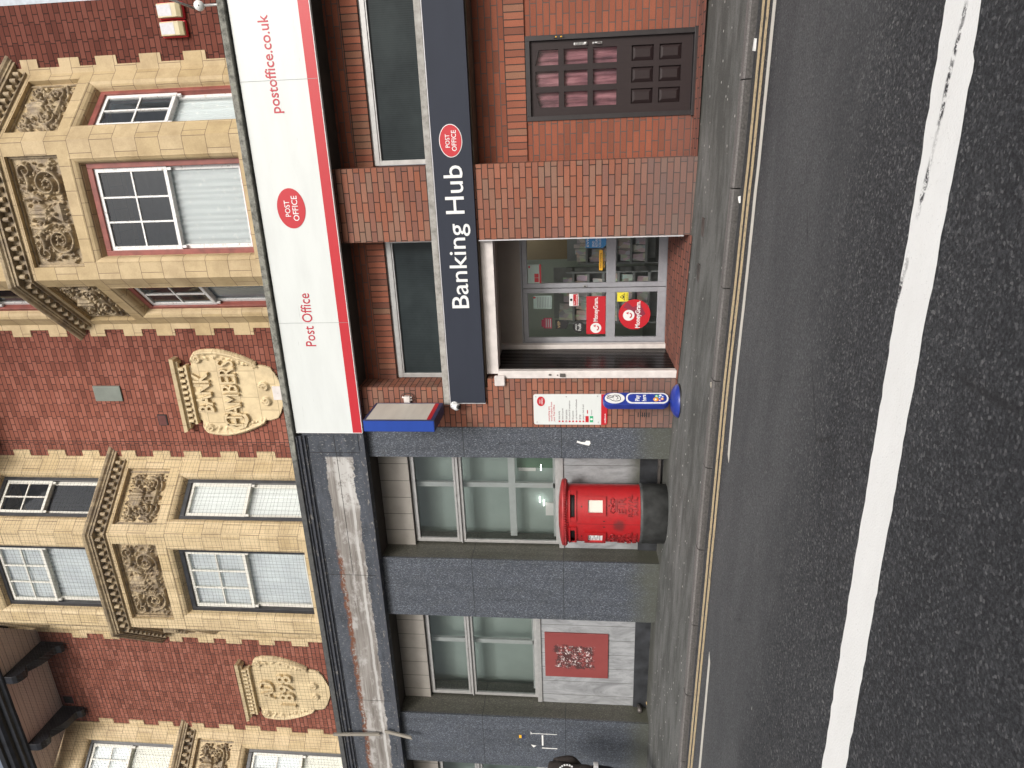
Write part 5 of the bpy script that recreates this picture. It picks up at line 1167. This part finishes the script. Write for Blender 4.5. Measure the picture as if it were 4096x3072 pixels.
def fix(mb, name, mats, par):
    o = mb.build(name, mats, par); bm = bmesh.new(); bm.from_mesh(o.data); bmesh.ops.recalc_face_normals(bm, faces=bm.faces); bm.to_mesh(o.data); bm.free(); return o
zb, zr, zt = bz, .735, 1.735            # ground, bottom of the red, underside of the cap
APR = [(.10, .40), (-.40, -.10)]; AZ = (1.615, 1.675)
mb = MB(); mb.smooth = True; us = sorted(set([round(v, 4) for v in list(np.linspace(sarc[0], sarc[-1], 73)[:-1])+[.10, .40, -.10, -.40]])); zsl = [zr, AZ[0], AZ[1], zt]
for u in us:
    for z in zsl: mb.v.append(surf(u, 0, z))
nu = len(us)
for i in range(nu):
    j = (i+1) % nu
    for k in range(3):
        if k == 1 and any(a-1e-3 <= us[i] and us[j] <= b+1e-3 and us[j] > us[i] for a, b in APR): continue
        mb.face((i*4+k, j*4+k, j*4+k+1, i*4+k+1))
mb.smooth = False
body = fix(mb, 'body', M['pbox_red'], t)
mb = MB(); mb.lathe([(.9, 1.58), (.9, 1.71)], (bxx, byy), 40, A_, B_); mb.build('inner_shell', M['black'], body)
mb = MB(); mb.lathe([(1.035, 1.728), (1.06, 1.732), (1.13, 1.745), (1.165, 1.755), (1.175, 1.770), (1.165, 1.785), (1.10, 1.800), (.85, 1.822), (.5, 1.838), (.01, 1.845)], (bxx, byy), 64, A_, B_)
for i in range(84):
    a = 2*math.pi*i/84; x, y = bxx+A_*1.10*math.cos(a), byy+B_*1.11*math.sin(a); mb.tube([(x, y, 1.722), (bxx+A_*1.165*math.cos(a), byy+B_*1.17*math.sin(a), 1.752)], .0085, 5)
mb.build('cap', M['pbox_cap'], t)
mb = MB(); mb.lathe([(1.0, 1.70), (1.035, 1.705), (1.035, 1.73), (1.0, 1.735)], (bxx, byy), 48, A_, B_, cap=False); mb.build('collar', M['pbox_red'], t)
mb = MB(); mb.lathe([(1.03, zb-.05), (1.03, zr-.05), (1.045, zr-.045), (1.045, zr-.012), (1.015, zr-.003), (.98, zr)], (bxx, byy), 48, A_, B_); mb.build('base', M['pbox_black'], t)
mb = MB()
for sgn in (1, -1):
    a, b = (.045, .455) if sgn > 0 else (-.455, -.045)
    sbox(mb, a, b, 1.678, 1.70, .0, .028); sbox(mb, a, b, 1.592, 1.613, .0, .022)
    sbox(mb, a, (.095 if sgn > 0 else -.405), 1.614, 1.677, .0, .020); sbox(mb, (.405 if sgn > 0 else -.095), b, 1.614, 1.677, .0, .020)
fix(mb, 'aperture_surround', M['pbox_red'], t)
mb = MB(); sbox(mb, -.0015, .0015, zr+.005, 1.59, -.002, .0015); fix(mb, 'door_seam', M['black'], t)
for u0, u1 in ((.125, .375), (-.375, -.125)):
    mb = MB(); z0, z1 = 1.195, 1.485
    sbox(mb, u0, u1, z1-.05, z1, .0, .030); sbox(mb, u0, u1, z0, z0+.045, 0, .030); sbox(mb, u0, u0+.045, z0+.045, z1-.05, 0, .030); sbox(mb, u1-.045, u1, z0+.045, z1-.05, 0, .030)
    o = fix(mb, 'notice_frame', M['pbox_red'], t); mb = MB(); sbox(mb, u0+.045, u1-.045, z0+.045, z1-.05, .0, .005); fix(mb, 'notice_plate', M['white'] if u0 < 0 else M['sign_white_old'], o)
    if u0 < 0:
        mb = MB()
        for k, (a, b) in enumerate(((.0, .10), (.0, .06), (.02, .12), (.0, .08), (.04, .12), (.0, .12))): sbox(mb, u0+.06+a, u0+.06+b, 1.40-k*.026, 1.41-k*.026, .005, .0062)
        fix(mb, 'collection_times', M['grey_text'], o)
mb = MB()
for u in (.045, -.045): sbox(mb, u-.006, u+.006, 1.205, 1.235, .001, .003)
for u in (.245, -.22): sbox(mb, u-.010, u+.010, 1.515, 1.53, .001, .005)
fix(mb, 'keyhole', M['black'], t)
def wrap(u0): return lambda X, Y, Z: surf(u0+X, -Y, Z)
for uc in (.262, -.262):
    mb = MB()
    add_text(mb, 'E R', -.105, .105, .935, 1.035, 0, bold=.014, ext=.022, fn=wrap(uc)); add_text(mb, 'II', -.022, .022, .955, 1.01, 0, bold=.004, ext=.022, fn=wrap(uc))
    add_text(mb, 'ROYAL', -.145, .145, .845, .905, 0, bold=.004, ext=.020, fn=wrap(uc)); add_text(mb, 'MAIL', -.12, .12, .775, .83, 0, bold=.004, ext=.020, fn=wrap(uc))
    # crown
    for a, b, z0, z1 in ((-.085, .085, 1.045, 1.062), (-.078, .078, 1.068, 1.076)): sbox(mb, uc+a, uc+b, z0, z1, 0, .012)
    for sg in (-1, 1): mb.tube([surf(uc+sg*x, .008, z) for x, z in ((.075, 1.076), (.098, 1.105), (.085, 1.132), (.045, 1.137), (.012, 1.120), (.0, 1.10))], .0085, 6)
    for x, z in ((-.05, 1.09), (.05, 1.09), (0, 1.085), (0, 1.155), (-.09, 1.12), (.09, 1.12), (-.02, 1.10), (.02, 1.10)): mb.sphere(surf(uc+x, .006, z), .0105, .0105, .0105, 8, 6)
    sbox(mb, uc-.005, uc+.005, 1.14, 1.172, 0, .010, 1); sbox(mb, uc-.015, uc+.015, 1.158, 1.166, 0, .010, 1)
    fix(mb, 'royal_cypher', M['pbox_relief_shade'], t)
# ------------------------------------------------------------------ bird net over the left part of the old building
mb = MB(); rn = random.Random(11); NY = -.30
def cord(p, r=.0013): mb.tube(p, r, 3, cap=False)
xn0, xn1, za, zb_ = -13.6, -5.28, 5.56, 11.3; st = .06
def wv(x, z, k): return .010*math.sin(x*5.1+k*.7)+.008*math.sin(z*3.3+k*1.9)
nv = int((xn1-xn0)/st)
for i in range(nv+1):
    x = xn0+i*st; cord([(x+wv(0, z, i), NY+.01*math.sin(z*2+x), z) for z in np.arange(za, zb_+.01, .36)])
for j in range(int((zb_-za)/st)+1):
    z = za+j*st; cord([(x, NY+.01*math.sin(z*2+x), z+wv(x, 0, j)) for x in np.arange(xn0, xn1+.01, .36)])
ra, rb = Vector((-5.28, NY, 0)), Vector((-4.33, .78, 0)); L_ = (rb-ra).length
for i in range(int(L_/st)+1): p = ra.lerp(rb, i*st/L_); cord([(p.x+wv(0, z, i), p.y, z) for z in np.arange(za, zb_+.01, .36)])
for j in range(int((zb_-za)/st)+1): z = za+j*st; cord([(ra.x+(rb.x-ra.x)*q_/5, ra.y+(rb.y-ra.y)*q_/5, z+wv(q_*.3, 0, j)) for q_ in range(6)])
cord([(-4.33, .78, z) for z in np.arange(za, zb_+.01, .4)], .004)
for v in mb.v[:0]: pass
tag(mb.build('bird_net', M['net'], None, loc=(-8.0, NY, za)), 'fine dark bird net stretched over the left bay window and eaves', 'net')
# ------------------------------------------------------------------ bits of litter
def litter(name, x, y, pts, lab, m_='paper', h=.012):
    z = (road(x, y) if y < KB(x)-.1 else pave(x, y))+.004; mb = MB(); rr = random.Random(int(abs(x*100)))
    P = [(x+a, y+b, z+rr.uniform(0, h)) for a, b in pts]; c0 = (x, y, z+h*1.2); mb.v = P+[c0]; n = len(P)
    for i in range(n): mb.face((i, (i+1) % n, n))
    for i in range(n): mb.v.append((P[i][0], P[i][1], z-.002))
    for i in range(n): mb.face(((i+1) % n, i, n+1+i, n+1+(i+1) % n))
    tag(mb.build(name, M[m_], None, loc=(x, y, z)), lab, 'litter')
litter('paper_scrap', .64, -1.86, [(-.05, -.035), (.045, -.04), (.055, .03), (-.04, .035)], 'square white paper scrap lying at the kerb below the brown door')
litter('paper_scrap', -.62, -1.86, [(-.03, -.03), (.03, -.02), (.02, .03)], 'small pale scrap in the gutter in front of the brick pier')
litter('dry_leaf', -2.42, -1.86, [(-.03, -.012), (.0, -.02), (.035, .0), (.0, .018)], 'pale dried leaf in the gutter in front of the left pier', 'batten')
litter('dry_leaf', -8.70, .30, [(-.03, -.012), (.0, -.02), (.035, .0), (.0, .018)], 'small tan leaf by the pillar foot below the red board', 'tan')
mb = MB(); z = pave(-.95, -.75)
for x in (-1.02, -1.52): 
    y = -.66; mb.box(x-.10, x+.10, y-.075, y+.075, pave(x, y)-.02, pave(x, y)+.006, .004)
tag(mb.build('drain_cover', M['rust_metal']), kind='structure')
# ------------------------------------------------------------------ the passer-by at the left edge
def person():
    PX, PY = -8.86, -1.0; Z0 = pave(PX, PY)
    t = thing('person', (PX, PY, Z0), 'person in a black printed top with a white hem walking out of the picture', 'person')
    head = R(62)                        # walking to the left, seen from behind and the side
    c, s = math.cos(head), math.sin(head)
    def Wp(fwd, side, up): return (PX-fwd*math.sin(head)*1.0-side*math.cos(head)*-1.0*1.0 if False else PX-fwd*c2+side*s2, PY+fwd*s2+side*c2, Z0+up)
    an = R(28); c2, s2 = math.cos(an), math.sin(an)
    def skin(name, joints, edges, mat_, par, sub=2, root=0):
        me = bpy.data.meshes.new(name); me.from_pydata([Vector(Wp(*j[:3]))-world_off(par) for j in joints], edges, []); me.materials.append(mat_)
        o = bpy.data.objects.new(name, me); COL.objects.link(o); o.parent = par
        md = o.modifiers.new('skin', 'SKIN'); md.use_smooth_shade = True
        for i, j in enumerate(joints): v = me.skin_vertices[0].data[i]; v.radius = j[3] if isinstance(j[3], tuple) else (j[3], j[3]); v.use_root = (i == root)
        sb = o.modifiers.new('sub', 'SUBSURF'); sb.levels = sub; sb.render_levels = sub
        dg = bpy.context.evaluated_depsgraph_get(); me2 = bpy.data.meshes.new_from_object(o.evaluated_get(dg)); o.modifiers.clear(); o.data = me2; me2.name = name
        for p_ in me2.polygons: p_.use_smooth = True
        return o
    J = [(0, 0, .96, (.14, .11)), (0, 0, 1.12, (.13, .10)), (.0, 0, 1.30, (.145, .11)), (.02, 0, 1.44, (.11, .09)), (.04, 0, 1.51, .055), (.06, 0, 1.57, .055), (.075, 0, 1.64, (.075, .095)), (.08, 0, 1.72, (.07, .088)),
         (.02, .165, 1.41, .050), (.0, .215, 1.17, .034), (.20, .14, 1.03, .026), (.02, -.165, 1.41, .050), (.0, -.215, 1.17, .034), (.20, -.14, 1.03, .026),
         (.02, .09, .88, .095), (.22, .09, .50, .062), (.12, .09, .10, .042), (.17, .09, .045, .038), (.27, .09, .03, .030), (-.02, -.09, .88, .095), (-.06, -.09, .50, .062), (-.32, -.09, .16, .042), (-.30, -.09, .09, .038), (-.22, -.09, .03, .030)]
    E_ = [(0, 1), (1, 2), (2, 3), (3, 4), (4, 5), (5, 6), (6, 7), (3, 8), (8, 9), (9, 10), (3, 11), (11, 12), (12, 13), (0, 14), (14, 15), (15, 16), (16, 17), (17, 18), (0, 19), (19, 20), (20, 21), (21, 22), (22, 23)]
    body = skin('body', J, E_, M['skin'], t)
    skin('black_top', [(0, 0, .84, (.215, .165)), (0, 0, 1.02, (.205, .155)), (0, 0, 1.16, (.195, .15)), (0, 0, 1.30, (.21, .16)), (.015, 0, 1.43, (.185, .14)), (.035, 0, 1.515, .10), (.02, .165, 1.41, .095), (.0, .215, 1.17, .078), (.21, .135, 1.025, .055), (.02, -.165, 1.41, .095), (.0, -.215, 1.17, .078), (.21, -.135, 1.025, .055)],
         [(0, 1), (1, 2), (2, 3), (3, 4), (4, 5), (4, 6), (6, 7), (7, 8), (4, 9), (9, 10), (10, 11)], M['hoodie'], t, root=0)
    mb = MB()
    prof = [(.185, .80), (.192, .805), (.196, .86), (.188, .868)]
    for i, (r_, z_) in enumerate([(a_+.012, b_) for a_, b_ in prof]):
        for k in range(28): a_ = 2*math.pi*k/28; mb.v.append(Wp(r_*.80*math.cos(a_), r_*1.02*math.sin(a_), z_))
    for i in range(3):
        for k in range(28): mb.face((i*28+k, i*28+(k+1) % 28, (i+1)*28+(k+1) % 28, (i+1)*28+k))
    mb.face(range(28)); mb.face([84+k for k in range(28)]); fix(mb, 'white_hem', M['white'], t)
    skin('trousers', [(0, 0, .98, (.165, .13)), (0, 0, .80, (.175, .14)), (.03, .09, .74, .115), (.22, .09, .48, .085), (.12, .09, .14, .065), (-.02, -.09, .74, .115), (-.06, -.09, .48, .085), (-.30, -.09, .20, .065)], [(0, 1), (1, 2), (2, 3), (3, 4), (1, 5), (5, 6), (6, 7)], M['trousers'], t)
    skin('hair', [(.055, 0, 1.62, (.06, .085)), (.05, 0, 1.70, (.085, .10)), (.085, 0, 1.765, (.06, .07))], [(0, 1), (1, 2)], M['hair'], t)
    for sd in (.09, -.09):
        f0, z0 = (.20, .05) if sd > 0 else (-.27, .08)
        skin('shoe', [(f0-.06, sd, z0-.005, .045), (f0+.05, sd, z0-.005, .045), (f0+.13, sd, z0-.015, .035)], [(0, 1), (1, 2)], M['black'], t)
    for sg in (1, -1):
        sd, f0, u0 = sg*.10, .235, 1.02
        jj = [(f0-.01, sd, u0, .034), (f0+.02, sd-sg*.035, u0-.01, (.020, .036))]; ee = [(0, 1)]
        for k in range(4):
            o_ = (k-1.5)*.019; b0 = len(jj); L1 = (.030, .036, .034, .026)[k]; jj += [(f0+.03, sd-sg*.06, u0-.01+o_, .0095), (f0+.035, sd-sg*(.06+L1*.8), u0-.012+o_, .0088), (f0+.02, sd-sg*(.06+L1*1.5), u0-.014+o_, .008)]; ee += [(1, b0), (b0, b0+1), (b0+1, b0+2)]
        b0 = len(jj); jj += [(f0+.03, sd-sg*.02, u0+.035, .011), (f0+.035, sd-sg*.045, u0+.055, .0095)]; ee += [(0, b0), (b0, b0+1)]
        skin('hand', jj, ee, M['skin'], t)
    # the print across the back of the top
    mb = MB(); wr = lambda X, Y, Z: Wp(-.168+Y+.10*(X*X*6), X, Z)
    for k in range(22):
        a_ = 2*math.pi*k/22; p_ = (.115*math.cos(a_), 1.235+.125*math.sin(a_)); c_, s_ = math.cos(a_), math.sin(a_)
        if math.sin(a_) < -.75: continue
        h_ = .013 if k % 2 else .011; P = [(p_[0]+u*c_-v*s_, p_[1]+u*s_+v*c_) for u, v in ((-.011, -h_), (.011, -h_), (.011, h_), (-.011, h_))]
        mb.add([wr(x_, y_, z_) for y_ in (-.004, 0) for x_, z_ in P], [(0, 1, 2, 3), (7, 6, 5, 4), (0, 4, 5, 1), (1, 5, 6, 2), (2, 6, 7, 3), (3, 7, 4, 0)])
    add_text(mb, 'AGAIN', -.055, .055, 1.285, 1.315, 0, bold=.02, ext=.004, fn=wr)
    st_ = [((.024 if i % 2 == 0 else .010)*math.cos(R(90+36*i)), 1.235+(.024 if i % 2 == 0 else .010)*math.sin(R(90+36*i))) for i in range(10)]
    mb.add([wr(x_+.04, -.003, z_) for x_, z_ in st_], [tuple(range(10))]); mb.add([wr(x_-.03, -.003, z_-.02) for x_, z_ in st_], [tuple(range(10))])
    fix(mb, 'back_print', M['white'], t)
    t.scale = (1.05, 1.05, 1.05)
    return t, Wp
pt, Wp = person()
SC.render.resolution_x = 1024; SC.render.resolution_y = 768
